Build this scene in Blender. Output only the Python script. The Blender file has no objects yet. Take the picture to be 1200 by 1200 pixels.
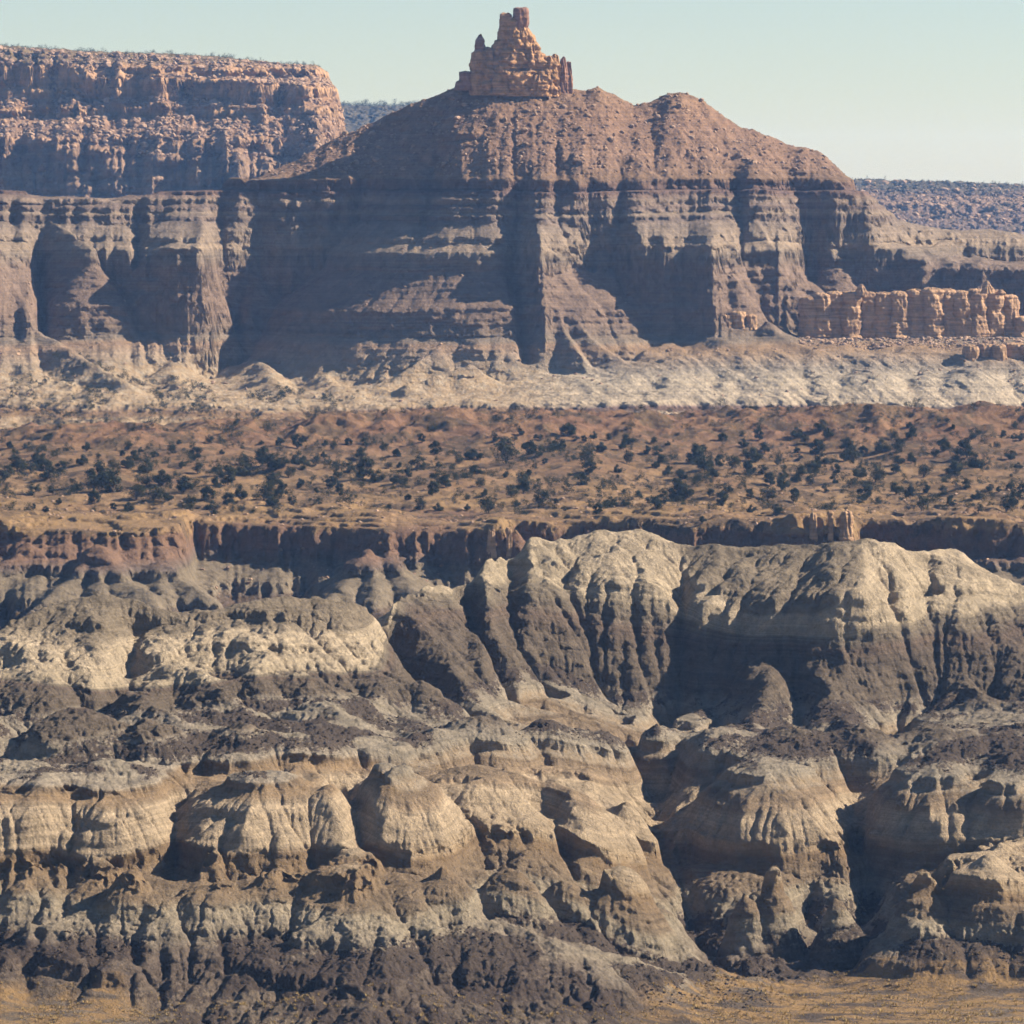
import bpy, bmesh, math, random, time
import numpy as np
T0 = time.time()
C = bpy.context.scene.collection
rnd = random.Random(7)
rng = np.random.default_rng(11)
K = 1.752e-4          # metres per metre of distance per photo pixel (about 12 degrees over 1200)
HY = 205.0            # photo row at eye level
Z0 = 200.0            # camera height above datum
def tz(py, D): return -(py - HY) * K * D
def wx(px, D): return (px - 600.0) * K * D
def P3(px, py, D): return (wx(px, D), D, tz(py, D) + Z0)

# ------------------------------------------------------------------ noise
_perm = rng.permutation(4096).astype(np.int32)
_ang = rng.random(4096) * 2 * np.pi
_gx, _gy = np.cos(_ang).astype(np.float32), np.sin(_ang).astype(np.float32)
def perlin(x, y, seed=0):
    x = np.asarray(x, np.float32) + seed * 17.31; y = np.asarray(y, np.float32) - seed * 9.77
    xi = np.floor(x).astype(np.int32); yi = np.floor(y).astype(np.int32)
    xf = x - xi; yf = y - yi
    u = xf * xf * xf * (xf * (xf * 6 - 15) + 10); v = yf * yf * yf * (yf * (yf * 6 - 15) + 10)
    def g(ix, iy, fx, fy):
        h = _perm[(_perm[(ix + seed * 57) & 4095] + iy) & 4095]
        return _gx[h] * fx + _gy[h] * fy
    a = g(xi, yi, xf, yf); b = g(xi + 1, yi, xf - 1, yf)
    c = g(xi, yi + 1, xf, yf - 1); d = g(xi + 1, yi + 1, xf - 1, yf - 1)
    return ((a + u * (b - a)) * (1 - v) + (c + u * (d - c)) * v) * 1.5
def fbm(x, y, o=4, seed=0, gain=.5):
    s = 0; a = 1.0; f = 1.0
    for k in range(o):
        s = s + a * perlin(x * f, y * f, seed + k * 3); a *= gain; f *= 2.03
    return s
def ridged(x, y, o=4, seed=0, gain=.5):
    s = 0; a = 1.0; f = 1.0
    for k in range(o):
        s = s + a * (1 - 2 * np.abs(perlin(x * f, y * f, seed + k * 3))); a *= gain; f *= 2.03
    return s
def blur(h, n=1):
    for _ in range(n):
        h = np.pad(h, 1, mode='edge')
        h = (h[:-2] + 2 * h[1:-1] + h[2:]) * .25
        h = (h[:, :-2] + 2 * h[:, 1:-1] + h[:, 2:]) * .25
    return h
def resize(h, shp):
    r = np.linspace(0, h.shape[0] - 1, shp[0]); c = np.linspace(0, h.shape[1] - 1, shp[1])
    r0 = np.minimum(r.astype(int), h.shape[0] - 2); c0 = np.minimum(c.astype(int), h.shape[1] - 2)
    fr = (r - r0)[:, None]; fc = (c - c0)[None]
    a = h[r0][:, c0] * (1 - fc) + h[r0][:, c0 + 1] * fc
    b = h[r0 + 1][:, c0] * (1 - fc) + h[r0 + 1][:, c0 + 1] * fc
    return (a * (1 - fr) + b * fr).astype(np.float32)
def smooth(e0, e1, x):
    t = np.clip((x - e0) / (e1 - e0), 0, 1); return t * t * (3 - 2 * t)

# ------------------------------------------------------------------ erosion: water traced down the slope cuts rills and gullies
def erode(h, cell, iters, n, steps, k, talus=1.6, seed=1, mask=None, maxcut=.25, dif=.0, nb=1):
    """h in metres, rows = distance, columns = across; cell = metres per cell (column vector)"""
    r = np.random.default_rng(seed); R, W = h.shape
    g = (h / cell).astype(np.float32)
    for it in range(iters):
        gy, gx = np.gradient(g)
        sl = np.sqrt(gx * gx + gy * gy) + 1e-6
        gxn = (gx / sl).ravel(); gyn = (gy / sl).ravel(); slf = sl.ravel()
        x = (r.random(n) * (W - 3) + 1).astype(np.float32); y = (r.random(n) * (R - 3) + 1).astype(np.float32)
        dx = np.zeros(n, np.float32); dy = np.zeros(n, np.float32); acc = np.zeros(R * W, np.float32)
        for s in range(steps):
            i = y.astype(np.int32) * W + x.astype(np.int32)
            acc += np.bincount(i, minlength=R * W).astype(np.float32) if s % 2 == 0 else 0
            dx = dx * .35 - gxn[i]; dy = dy * .35 - gyn[i]
            m = 1 / (np.sqrt(dx * dx + dy * dy) + 1e-3)
            dx *= m; dy *= m
            mv = np.minimum(1, slf[i] * 8)
            x = np.clip(x + dx * mv, 1, W - 2); y = np.clip(y + dy * mv, 1, R - 2)
        acc = acc.reshape(R, W) * (R * W / n / steps * 2)
        acc = blur(acc, nb) if nb else acc
        cut = np.minimum(k * np.sqrt(acc) * np.minimum(sl, 1.5), maxcut)
        if mask is not None: cut = cut * mask
        g = g - cut
        if dif: g = g * (1 - dif) + blur(g, 1) * dif
        # crumbling of slopes steeper than talus
        if talus:
            b = blur(g, 1); st = np.clip((sl - talus) * .5, 0, .5)
            g = g * (1 - st) + b * st
    return (g * cell).astype(np.float32)

# ------------------------------------------------------------------ terrain sheet built from surveyed contour rows
class Sheet:
    def __init__(s, px0, px1, du, D0, D1):
        s.px = np.arange(px0, px1 + du, du).astype(np.float32)
        n = int(math.log(D1 / D0) / (K * du)) + 1
        s.D = (D0 * np.exp(np.arange(n) * K * du)).astype(np.float32)
        s.du = du
        s.cell = (s.D * K * du)[:, None].astype(np.float32)
        s.X = (s.px[None] - 600) * K * s.D[:, None]; s.Y = np.repeat(s.D[:, None], len(s.px), 1)
    def rows(s, rows, prot=None, jit=0, js=30):
        """rows: list of (table px->(py,D), protrusion factor, shear); first is the nearest"""
        npx = len(s.px); Ds = []; Zs = []
        for tab, fac, shear in rows:
            t = np.array(tab, float)
            py = np.interp(s.px, t[:, 0], t[:, 1]); D = np.interp(s.px, t[:, 0], t[:, 2])
            k = max(3, int(8 / s.du)); ker = np.ones(k) / k
            py_s = np.convolve(np.pad(py, k, mode='edge'), ker, 'same')[k:-k]; D = np.convolve(np.pad(D, k, mode='edge'), ker, 'same')[k:-k]
            z = tz(py_s, D)
            if prot is not None and fac: D = D - (np.interp(s.px, *zip(*fac)) if isinstance(fac, list) else fac) * prot(s.px - shear)
            if jit and (fac or shear): D = D + jit * fbm(s.px / js, 0 * s.px + len(Ds) * 7.7, 4, len(Ds)) * (np.interp(s.px, *zip(*fac)) if isinstance(fac, list) else max(fac, .3))
            Ds.append(D); Zs.append(z)
        Ds = np.array(Ds); Zs = np.array(Zs)
        for k in range(1, len(Ds)): Ds[k] = np.maximum(Ds[k], Ds[k - 1] + 1.0)
        h = np.empty((len(s.D), npx), np.float32)
        for j in range(npx): h[:, j] = np.interp(s.D, Ds[:, j], Zs[:, j])
        s.h = h; s.rowD = Ds
        return h
    def at(s, px, D, h=None):
        h = s.h if h is None else h
        j = np.clip(np.round((np.asarray(px) - s.px[0]) / s.du).astype(int), 0, h.shape[1] - 1)
        i = np.clip(np.round(np.log(np.asarray(D) / s.D[0]) / (K * s.du)).astype(int), 0, h.shape[0] - 1)
        return h[i, j]
    def ray(s, px, py, Dmin=None):
        """distance at which the ground first meets the sight line through a surveyed point"""
        j = int(np.clip(round((px - s.px[0]) / s.du), 0, len(s.px) - 1))
        ok = s.h[:, j] >= tz(py, s.D)
        if Dmin: ok &= s.D > Dmin
        i = int(np.argmax(ok))
        return float(s.D[i]) if ok[i] else None
    def dome(s, px, py, D, rx, ry, drop, p=2.0, k=1.0, rot=0, cut=None):
        zt = tz(py, D); cx = wx(px, D)
        dx = s.X - cx; dy = s.Y - D
        if rot:
            c, q = math.cos(rot), math.sin(rot); dx, dy = dx * c + dy * q, -dx * q + dy * c
        r = np.sqrt((dx / rx) ** 2 + (dy / ry) ** 2)
        z = zt - drop * np.where(r < 1, r ** p, 1 + (r - 1) * p)
        if cut is not None: z = np.where(z < cut, z - (cut - z) * 4, z)
        d = z - s.h
        m = np.clip(.5 + .5 * d / k, 0, 1)
        s.h = (s.h * (1 - m) + z * m + k * m * (1 - m)).astype(np.float32)
    def gully(s, pts, w, depth):
        """pts: (px, D) polyline in plan"""
        best = np.full(s.h.shape, 1e9, np.float32)
        for (a, Da), (b, Db) in zip(pts, pts[1:]):
            ax, bx = wx(a, Da), wx(b, Db); vx, vy = bx - ax, Db - Da; L = vx * vx + vy * vy
            t = np.clip(((s.X - ax) * vx + (s.Y - Da) * vy) / L, 0, 1)
            best = np.minimum(best, np.hypot(s.X - ax - t * vx, s.Y - Da - t * vy))
        s.h -= depth * np.exp(-(best / w) ** 1.5)
    def ridge(s, pts, slope, k=1.0):
        """pts: (px, py, D) crest; the flanks fall away at the given slope"""
        for (a, pa, Da), (b, pb, Db) in zip(pts, pts[1:]):
            ax, bx = wx(a, Da), wx(b, Db); vx, vy = bx - ax, Db - Da; L = vx * vx + vy * vy
            t = np.clip(((s.X - ax) * vx + (s.Y - Da) * vy) / L, 0, 1)
            z = tz(pa, Da) * (1 - t) + tz(pb, Db) * t - slope * (np.sqrt(np.hypot(s.X - ax - t * vx, s.Y - Da - t * vy) ** 2 + 2) - 1.4)
            d = z - s.h; m = np.clip(.5 + .5 * d / k, 0, 1)
            s.h = (s.h * (1 - m) + z * m + k * m * (1 - m)).astype(np.float32)
    def relief(s, amp, wl, wz, beds, bedwl, strat, seed, lips=()):
        """steep rock also stands in and out: lumps, cracks, beds and overhanging lips"""
        gy, gx = np.gradient(blur(s.h, 1)); sl = np.sqrt(gx**2 + gy**2) / s.cell; w = smooth(.45, 1.5, sl)
        z = s.h
        d = amp * (fbm(s.X / wl, z / wz + s.Y / wl * .6, 4, seed) * .8 + .5 * ridged(s.X / wl * .6, z / wz * .35, 3, seed + 4))
        d = d + beds * (perlin(strat / bedwl, s.X / 60, seed + 8) + .5 * perlin(strat / bedwl * 2.7, s.X / 40, seed + 9))
        for z0, hw, a in lips: d = d + a * np.exp(-((strat - z0) / hw) ** 2)
        s.dy = (-d * w).astype(np.float32)
    def mesh(s, name, m, attrs):
        R, W = s.h.shape
        co = np.empty((R, W, 3), np.float32); co[..., 0] = s.X; co[..., 1] = s.Y + getattr(s, 'dy', 0); co[..., 2] = s.h + Z0
        me = bpy.data.meshes.new(name)
        idx = np.arange(R * W, dtype=np.int32).reshape(R, W)
        f = np.stack([idx[:-1, :-1], idx[:-1, 1:], idx[1:, 1:], idx[1:, :-1]], -1).reshape(-1)
        nf = len(f) // 4
        me.vertices.add(R * W); me.vertices.foreach_set('co', co.ravel())
        me.loops.add(nf * 4); me.loops.foreach_set('vertex_index', f)
        me.polygons.add(nf); me.polygons.foreach_set('loop_start', np.arange(nf, dtype=np.int32) * 4)
        me.polygons.foreach_set('use_smooth', np.ones(nf, bool))
        me.update(calc_edges=True)
        for an, a in attrs.items():
            at = me.attributes.new(an, 'FLOAT', 'POINT'); at.data.foreach_set('value', np.ascontiguousarray(a, np.float32).ravel())
        me.materials.append(m)
        o = bpy.data.objects.new(name, me); C.objects.link(o); o['kind'] = 'structure'
        return o
def remap(z, tab):
    t = np.array(tab, float); return np.interp(z, t[:, 0], t[:, 1]).astype(np.float32)
def interpf(tab, sm=9):
    t = np.array(tab, float)
    return lambda px: np.interp(px, t[:, 0], t[:, 1])

# ------------------------------------------------------------------ materials
def lin(c): return tuple((v / 12.92 if v <= .04045 else ((v + .055) / 1.055) ** 2.4) for v in c)
class NT:
    def __init__(s, name):
        s.m = bpy.data.materials.new(name); s.m.use_nodes = True; s.t = s.m.node_tree
        s.b = s.t.nodes['Principled BSDF']; s.b.inputs['Roughness'].default_value = .95
        s.b.inputs['Specular IOR Level'].default_value = .15
    def n(s, typ, **kw):
        q = s.t.nodes.new(typ)
        for a, v in kw.items():
            if a in q.inputs: q.inputs[a].default_value = v
            else: setattr(q, a, v)
        return q
    def l(s, a, b): s.t.links.new(a, b)
    def math(s, op, a, b=None, c=None):
        q = s.n('ShaderNodeMath', operation=op)
        for i, v in enumerate((a, b, c)):
            if v is None: continue
            if isinstance(v, (int, float)): q.inputs[i].default_value = v
            else: s.l(v, q.inputs[i])
        return q.outputs[0]
    def mix(s, f, a, b, mode='MIX'):
        q = s.n('ShaderNodeMix', data_type='RGBA', blend_type=mode)
        for i, v in ((0, f), (6, a), (7, b)):
            if isinstance(v, (int, float)): q.inputs[i].default_value = v
            elif isinstance(v, tuple): q.inputs[i].default_value = (*v, 1)
            else: s.l(v, q.inputs[i])
        return q.outputs[2]
    def noise(s, scale, vec=None, detail=4, rough=.55, out='Fac'):
        q = s.n('ShaderNodeTexNoise', Scale=scale, Detail=detail, Roughness=rough)
        if vec is not None: s.l(vec, q.inputs['Vector'])
        return q.outputs[out]
    def ramp(s, fac, stops, interp='LINEAR'):
        q = s.n('ShaderNodeValToRGB'); r = q.color_ramp; r.interpolation = interp
        while len(r.elements) > 1: r.elements.remove(r.elements[-1])
        r.elements[0].position = stops[0][0]; r.elements[0].color = (*stops[0][1], 1)
        for p, c in stops[1:]:
            e = r.elements.new(p); e.color = (*c, 1)
        s.l(fac, q.inputs[0]); return q.outputs[0]
    def pos(s, sx=1, sy=1, sz=1):
        g = s.n('ShaderNodeNewGeometry'); m = s.n('ShaderNodeMapping'); m.inputs['Scale'].default_value = (sx, sy, sz)
        s.l(g.outputs['Position'], m.inputs[0]); return m.outputs[0]

def terrain_mat(name, strata, bands=.25, bandf=1.2, wob=1.0, cell=1.0, bump=.35, debris=(.068, .050, .040), speck=.5, flute=.3):
    """strata: (height relative to the eye, colour) from the bottom up; bands of rock by height"""
    N = NT(name)
    a = N.n('ShaderNodeAttribute', attribute_name='strat').outputs['Fac']
    P = N.pos()
    nz = N.noise(.06 / cell, P, 5)
    st = N.math('ADD', a, N.math('MULTIPLY', N.math('SUBTRACT', nz, .5), wob * 2))
    z0, z1 = strata[0][0], strata[-1][0]
    col = N.ramp(N.math('DIVIDE', N.math('SUBTRACT', st, z0), z1 - z0), [((z - z0) / (z1 - z0), c) for z, c in strata])
    # thin beds
    cb = N.n('ShaderNodeCombineXYZ'); N.l(N.math('MULTIPLY', a, bandf), cb.inputs[2])
    sx = N.n('ShaderNodeSeparateXYZ'); N.l(P, sx.inputs[0]); N.l(N.math('MULTIPLY', sx.outputs[0], .012 / cell), cb.inputs[0])
    bn = N.noise(1.0, cb.outputs[0], 8, .75)
    k = N.math('ADD', N.math('MULTIPLY', N.math('SUBTRACT', bn, .5), bands * 4), 1.0)
    col = N.mix(1.0, col, N.math('MAXIMUM', k, .35), 'MULTIPLY')
    # mottling at two sizes
    m1 = N.noise(.35 / cell, P, 6, .65); m2 = N.noise(2.4 / cell, P, 5, .7)
    col = N.mix(1.0, col, N.math('ADD', .28, N.math('MULTIPLY', m1, 1.44)), 'MULTIPLY')
    col = N.mix(1.0, col, N.math('ADD', 1 - speck, N.math('MULTIPLY', m2, 2 * speck)), 'MULTIPLY')
    d = N.n('ShaderNodeAttribute', attribute_name='debris').outputs['Fac']
    dn = N.noise(1.1 / cell, N.pos(1, .45, 1), 5, .7)
    dm = N.math('MULTIPLY', N.math('MINIMUM', N.math('MAXIMUM', N.math('MULTIPLY', N.math('SUBTRACT', N.math('ADD', dn, N.math('MULTIPLY', d, .35)), .62), 9), 0), 1), N.math('MINIMUM', N.math('MULTIPLY', d, 3), 1))
    col = N.mix(N.math('MULTIPLY', dm, .9), col, debris)
    w = N.n('ShaderNodeAttribute', attribute_name='warm').outputs['Fac']
    wn = N.math('MULTIPLY', w, N.math('MINIMUM', N.math('MAXIMUM', N.math('MULTIPLY', N.math('SUBTRACT', N.noise(.5 / cell, P, 4, .6), .3), 4), 0), 1))
    col = N.mix(wn, col, (.28, .18, .085))
    N.l(col, N.b.inputs['Base Color'])
    # relief finer than the mesh
    b1 = N.noise(1.6 / cell, P, 8, .68)
    b2 = N.noise(1.0 / cell, N.pos(2.2, 2.2, .25), 4, .6)
    b3 = N.noise(1.0 / cell, N.pos(.15, .15, 3.0), 4, .6)
    h = N.math('ADD', N.math('ADD', b1, N.math('MULTIPLY', b2, flute)), N.math('MULTIPLY', b3, .35))
    bp = N.n('ShaderNodeBump'); bp.inputs['Strength'].default_value = 1.0; bp.inputs['Distance'].default_value = bump * cell
    N.l(h, bp.inputs['Height']); N.l(bp.outputs[0], N.b.inputs['Normal'])
    return N.m

Q = 1.0   # mesh coarseness
# ================================================================== NEAR BADLANDS
N_ = Sheet(-190, 1390, 1.32 * Q, 872, 1400)
crest = [(-200,790,1120),(0,745,1125),(30,728,1130),(70,716,1135),(120,703,1140),(160,707,1140),(185,722,1138),(250,724,1140),(290,712,1145),(335,701,1150),(370,710,1155),(410,714,1160),(452,716,1175),(480,700,1195),(520,688,1210),(548,682,1218),(566,664,1222),(600,662,1235),(618,641,1240),(660,640,1245),(700,629,1248),(735,627,1250),(770,634,1248),(795,645,1245),(820,650,1240),(880,650,1238),(940,648,1235),(975,641,1230),(1010,639,1230),(1045,645,1232),(1070,656,1238),(1085,659,1242),(1100,652,1245),(1125,655,1245),(1150,667,1245),(1200,690,1240),(1400,710,1240)]
wall = [(-200,835,1085),(0,822,1085),(60,805,1085),(100,822,1085),(200,835,1088),(300,832,1094),(400,818,1102),(450,830,1110),(540,850,1125),(570,848,1140),(620,830,1165),(700,832,1178),(800,842,1182),(850,832,1180),(900,842,1180),(950,826,1175),(1000,846,1180),(1060,848,1178),(1100,835,1176),(1200,822,1172),(1400,820,1172)]
t1 = [(-200,880,1040),(0,880,1040),(60,872,1038),(150,880,1036),(240,896,1032),(300,882,1040),(400,888,1046),(500,886,1056),(560,886,1070),(620,885,1084),(700,886,1096),(760,895,1108),(800,895,1106),(860,890,1100),(1000,888,1100),(1045,890,1102),(1080,888,1100),(1200,886,1098),(1400,886,1098)]
t1f = [(x, y + 15, d - 2) for x, y, d in t1]
t2 = [(-200,950,988),(0,955,988),(100,970,986),(180,978,988),(240,974,984),(300,980,985),(400,982,988),(430,988,990),(520,982,998),(620,982,1006),(660,988,1014),(710,1000,1028),(740,985,1048),(800,962,1064),(850,965,1056),(920,975,1050),(990,982,1052),(1020,985,1062),(1060,975,1054),(1120,968,1050),(1200,940,1050),(1400,940,1050)]
t2f = [(x, y + (36 if 420 < x < 730 else 42 if x > 740 else 30), d - 2) for x, y, d in t2]
low = [(-200,1090,955),(0,1090,955),(200,1085,955),(420,1065,960),(560,1090,962),(700,1090,974),(780,1120,992),(860,1125,1000),(1000,1140,998),(1100,1095,992),(1200,1070,990),(1400,1070,990)]
flo = [(-200,1165,928),(0,1165,928),(140,1172,928),(200,1190,925),(500,1205,922),(700,1200,926),(780,1178,948),(850,1152,970),(1000,1152,978),(1200,1160,974),(1400,1160,974)]
fl2 = [(x, 1290, 860) for x in (-200, 600, 1400)]
shl = [(x, y + (62 if x > 470 else 40), d - (34 if x > 470 else 20)) for x, y, d in crest]
wall = [(x, y, d + (8 if x > 600 else 0)) for x, y, d in wall]
bk1 = [(x, y + 35, d + 22) for x, y, d in crest]
bk2 = [(x, 905, 1330) for x in (-200, 1400)]
bk3 = [(x, 880, 1420) for x in (-200, 1400)]
def prot_near(px):
    x = px
    return 6.0 * ridged(x / 170, 0 * x + 3.3, 2, 5) + 1.5 * ridged(x / 60, 0 * x + 1.7, 2, 9)
rows = [(fl2,0,0),(flo,.6,90),(low,1.0,60),(t2f,.9,0),(t2,1.0,0),(t1f,1.0,-70),(t1,1.0,-70),(wall,.5,-110),(shl,.35,-60),(crest,.1,0),(bk1,0,0),(bk2,0,0),(bk3,0,0)]
N_.rows(rows, prot_near, 4.0, 55)
RT = [np.array(r[0], float) for r in rows]
def rD(px, f):
    """distance of a surveyed contour row at px; f may lie between two rows"""
    f = 7 + (f - 7) * 2 if f > 7 else f; f = min(f, 8.999); k = int(f); a = np.interp(px, N_.px, N_.rowD[k]); b = np.interp(px, N_.px, N_.rowD[min(k + 1, 9)]); return float(a + (b - a) * (f - k))
def rz(px, k): return tz(np.interp(px, RT[k][:, 0], RT[k][:, 1]), np.interp(px, RT[k][:, 0], RT[k][:, 2]))
for pts, sl_ in [  # spurs of the grey wall and debris covered ridges lower down
    ([(470,722,7.85),(520,770,7.4),(545,830,6.9)], .75), ([(350,755,7.7),(420,768,7.5),(500,815,7.0),(545,856,6.7)], .6), ([(560,760,7.6),(640,800,7.2),(700,842,6.9)], .75),
    ([(700,722,7.8),(760,790,7.3),(790,835,7.0)], .8), ([(905,775,7.3),(892,830,6.8),(880,862,6.3)], .65), ([(965,785,7.2),(985,840,6.7),(1000,870,6.3)], .65),
    ([(1095,755,7.5),(1130,800,7.1),(1180,850,6.7)], .7), ([(845,700,7.85),(870,760,7.5),(880,790,7.1)], .9), ([(1000,690,7.85),(985,750,7.5),(960,790,7.1)], .9),
    ([(90,792,7.2),(160,820,6.9),(235,868,6.3)], .6), ([(590,830,7.0),(680,862,6.6),(730,890,6.1)], .55), ([(200,770,7.4),(260,815,7.0),(330,850,6.6)], .6),
    ([(280,735,7.9),(300,800,7.1)], .8), ([(20,750,7.8),(40,800,7.1)], .7), ([(120,735,7.8),(150,790,7.2)], .7), ([(610,690,7.9),(630,760,7.4)], .9), ([(1060,690,7.9),(1120,740,7.5)], .8),
    ([(240,868,6.3),(330,905,5.5),(420,935,4.7)], .4), ([(560,880,6.3),(640,905,5.5),(715,950,4.5)], .4), ([(830,890,6.1),(800,930,5.2),(770,960,4.4)], .5),
    ([(420,1000,2.9),(540,1055,2.3),(640,1110,1.6)], .42), ([(620,1000,2.9),(720,1060,2.4),(830,1130,1.4)], .42), ([(120,1030,2.7),(60,1090,2.0),(0,1140,1.4)], .5), ([(1230,985,3.0),(1150,1010,2.6),(1085,1075,2.1),(1020,1130,1.7)], .5),
    ([(300,1110,1.9),(420,1085,1.9),(560,1105,1.7),(720,1135,1.5),(850,1165,1.0)], .38), ([(180,1185,1.2),(330,1135,1.5),(430,1180,1.1)], .4), ([(1200,1110,1.9),(1110,1120,1.8),(1040,1150,1.3)], .4)]:
    N_.ridge([(a, b, rD(a, f)) for a, b, f in pts], sl_, 2.5)
def mound(k, px, py, r, el=1.0, p=1.7, cut=False):
    D = rD(px, k) + .85 * r * el; zt, zb = tz(py, D), rz(px, k)
    N_.dome(px, py, D, r, r * el, max(zt - zb, 3), p=p, k=1.8, cut=zb - .5 if cut else None)
for a in [(30,790,13),(170,798,11),(245,802,9),(350,792,11),(440,796,12),(640,812,11),(720,812,10),(790,828,8),(890,782,15),(985,788,13),(1080,808,11),(1150,796,13),(540,822,9)]: mound(7, *a, el=1.1, p=1.4)
for a in [(-40,845,16),(90,842,15),(180,856,12),(290,860,12),(350,866,10),(420,866,13),(500,864,10),(560,848,13),(640,852,12),(700,862,9),(760,852,10),(845,858,11),(930,864,16),(1010,860,10),(1110,855,16),(1190,860,13),(1280,858,15)]: mound(6, *a, el=1.35, p=1.7, cut=True)
for a in [(-60,905,20),(20,900,20),(130,902,22),(312,914,18),(400,925,13),(455,903,18),(560,912,22),(640,930,16),(700,955,10),(735,940,8),(900,898,19),(850,925,9),(1105,893,19),(1060,925,10),(1190,890,18),(1290,890,18)]: mound(4, *a, el=1.45, p=1.75, cut=True)
for a in [(25,1036,8),(150,1030,9),(185,1058,8),(95,1070,9),(250,1040,11),(320,1030,12),(400,1022,13),(470,1040,10),(520,1025,9),(600,1020,10),(660,1035,9),(725,1025,11),(780,1070,9),(870,1032,7),(905,1018,8),(985,1040,8.5),(940,1060,7),(1085,1040,9),(1160,1005,13),(1240,1000,12)]: mound(2, *a, el=1.1, p=1.6)
for pts, sl_ in [([(200,1190,1.0),(290,1165,1.2),(380,1195,.9)], .4), ([(430,1210,.9),(540,1168,1.2),(640,1190,1.0),(700,1210,.9)], .38), ([(260,1215,.8),(420,1195,.85),(560,1215,.8)], .35)]: N_.ridge([(a, b, rD(a, f)) for a, b, f in pts], sl_, 2)
for a in [(60,1125,9),(130,1135,10),(760,1150,8),(1080,1092,11),(1150,1105,12),(1220,1100,12),(0,1125,9)]: mound(1, *a, el=1.3, p=1.6)
for pts, w_, dp in [([(768,5),(772,4),(790,3),(850,1.4)], 6, 6), ([(1000,5),(1003,4),(1020,3),(990,1.5)], 4, 5), ([(735,6.6),(745,6.1),(768,5.3)], 3, 4), ([(795,7.7),(800,7.3),(788,7),(740,6.4)], 3, 3.5), ([(1040,7.7),(1050,7.3),(1052,7),(1045,6.3)], 3, 3.5),
    ([(455,7.95),(500,7.3),(560,6.9),(585,6.4)], 4, 7), ([(345,7.8),(420,7.2)], 3, 3), ([(160,7.8),(150,7.2),(100,6.8),(20,6.3)], 4, 5), ([(208,4.6),(203,3.8),(212,2.9)], 2.5, 5), ([(550,7.9),(560,7.5),(600,7.1)], 2.5, 4), ([(935,7.4),(938,7.1),(940,6.4)], 2.5, 2.5), ([(840,7.4),(838,7.1),(845,6.5)], 2.5, 2.5), ([(400,4.8),(425,4),(440,3.2)], 2.5, 5), ([(640,4.2),(665,3.2),(720,2.4)], 3, 5), ([(945,2.8),(950,2.0)], 2.5, 4)]:
    N_.gully([(a, rD(a, f)) for a, f in pts], w_, dp)
h = N_.h
X, Y = N_.X, N_.Y
pm = X / (K * Y) + 600; low_mid = smooth(150, 220, pm) * smooth(770, 700, pm)
rug = np.maximum(smooth(-6, 8, Y - N_.rowD[1][None]), low_mid) * smooth(-1320, -1290, -Y)
# ground undulation, then running water at three scales, then beds that stand out
h = h + rug * (1.5 * ridged(X / 26, Y / 26, 3, 21) + .55 * ridged(X / 8, Y / 8, 3, 22)) + (1 - rug) * .5 * fbm(X / 14, Y / 8, 4, 25)
q = (h.shape[0] // 4, h.shape[1] // 4); hq = resize(blur(h, 2), q)
cq = N_.cell[::4][:q[0]] * 4 if len(N_.cell[::4]) >= q[0] else None
eq = erode(hq, cq, 12, 60000, 50, .06, 1.6, 3, resize(rug, q), dif=.08)
h = h + resize(eq - hq, h.shape)
q = (h.shape[0] // 2, h.shape[1] // 2); hq = resize(h, q)
eq = erode(hq, N_.cell[::2][:q[0]] * 2, 14, 150000, 40, .06, 1.8, 4, resize(rug, q), dif=.05)
h = h + resize(eq - hq, h.shape)
dipn = 2.6 * fbm(X / 48, Y / 70, 3, 31) - 7 * smooth(600, 800, X / (K * Y) + 600)
lump = rug * (1 - .8 * smooth(-136.5, -134, h - dipn) * smooth(-121, -124, h - dipn)) * (1 - .6 * smooth(-101, -97, h - dipn))
h = (h - lump * .55 * np.abs(perlin(X / 3.6, h / 3.0 + Y / 7, 28)) - lump * .4 * np.abs(perlin(X / 1.7, h / 1.5 + Y / 3.5, 29))).astype(np.float32)
zs = h - dipn
tab = [(-260,-260),(-155,-155),(-153.4,-154.2),(-152,-151.2),(-147,-147.6),(-146,-145.4),(-141,-141.2),(-138.6,-140.2),(-136.8,-135.4),(-134,-134.2),(-130,-130.4),(-129.4,-129.1),(-126.8,-127),(-125.4,-126.2),(-124.4,-123.6),(-122,-122),(-118,-118.6),(-117,-116.6),(-110,-110.6),(-109.3,-108.9),(-104,-104.6),(-103.2,-102.7),(-97.5,-98),(-96.8,-96.3),(-80,-80),(0,0)]
h = h + (remap(zs, tab) - zs) * (.25 + .75 * smooth(-.25, .3, fbm(X / 22, Y / 30, 3, 34)))
h = erode(h, N_.cell, 7, 520000, 34, .11, 3.0, 5, rug, dif=.012)
h = erode(h, N_.cell, 2, 700000, 26, .12, 0, 15, rug, dif=.0, nb=0)
h = h + rug * .05 * fbm(X / 1.1, Y / 1.1, 3, 41)
N_.h = h.astype(np.float32)
print('near', h.shape, round(time.time() - T0, 1))
gy, gx = np.gradient(N_.h); sl = np.sqrt(gx**2 + gy**2) / N_.cell
z_ = N_.h - dipn; lf = smooth(480, 430, X / (K * Y) + 600)
sL = np.interp(z_, [-300, -119, -115.5, -114, -106.5, -99, 0], [-300, -119, -110, -98.2, -87, -80, 0]); sR = np.interp(z_, [-300, -116, -112, -106.5, -100.8, -86, 0], [-300, -113, -109.5, -103.5, -97.6, -88, 0])
qx = X / (K * Y) + 600
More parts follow.
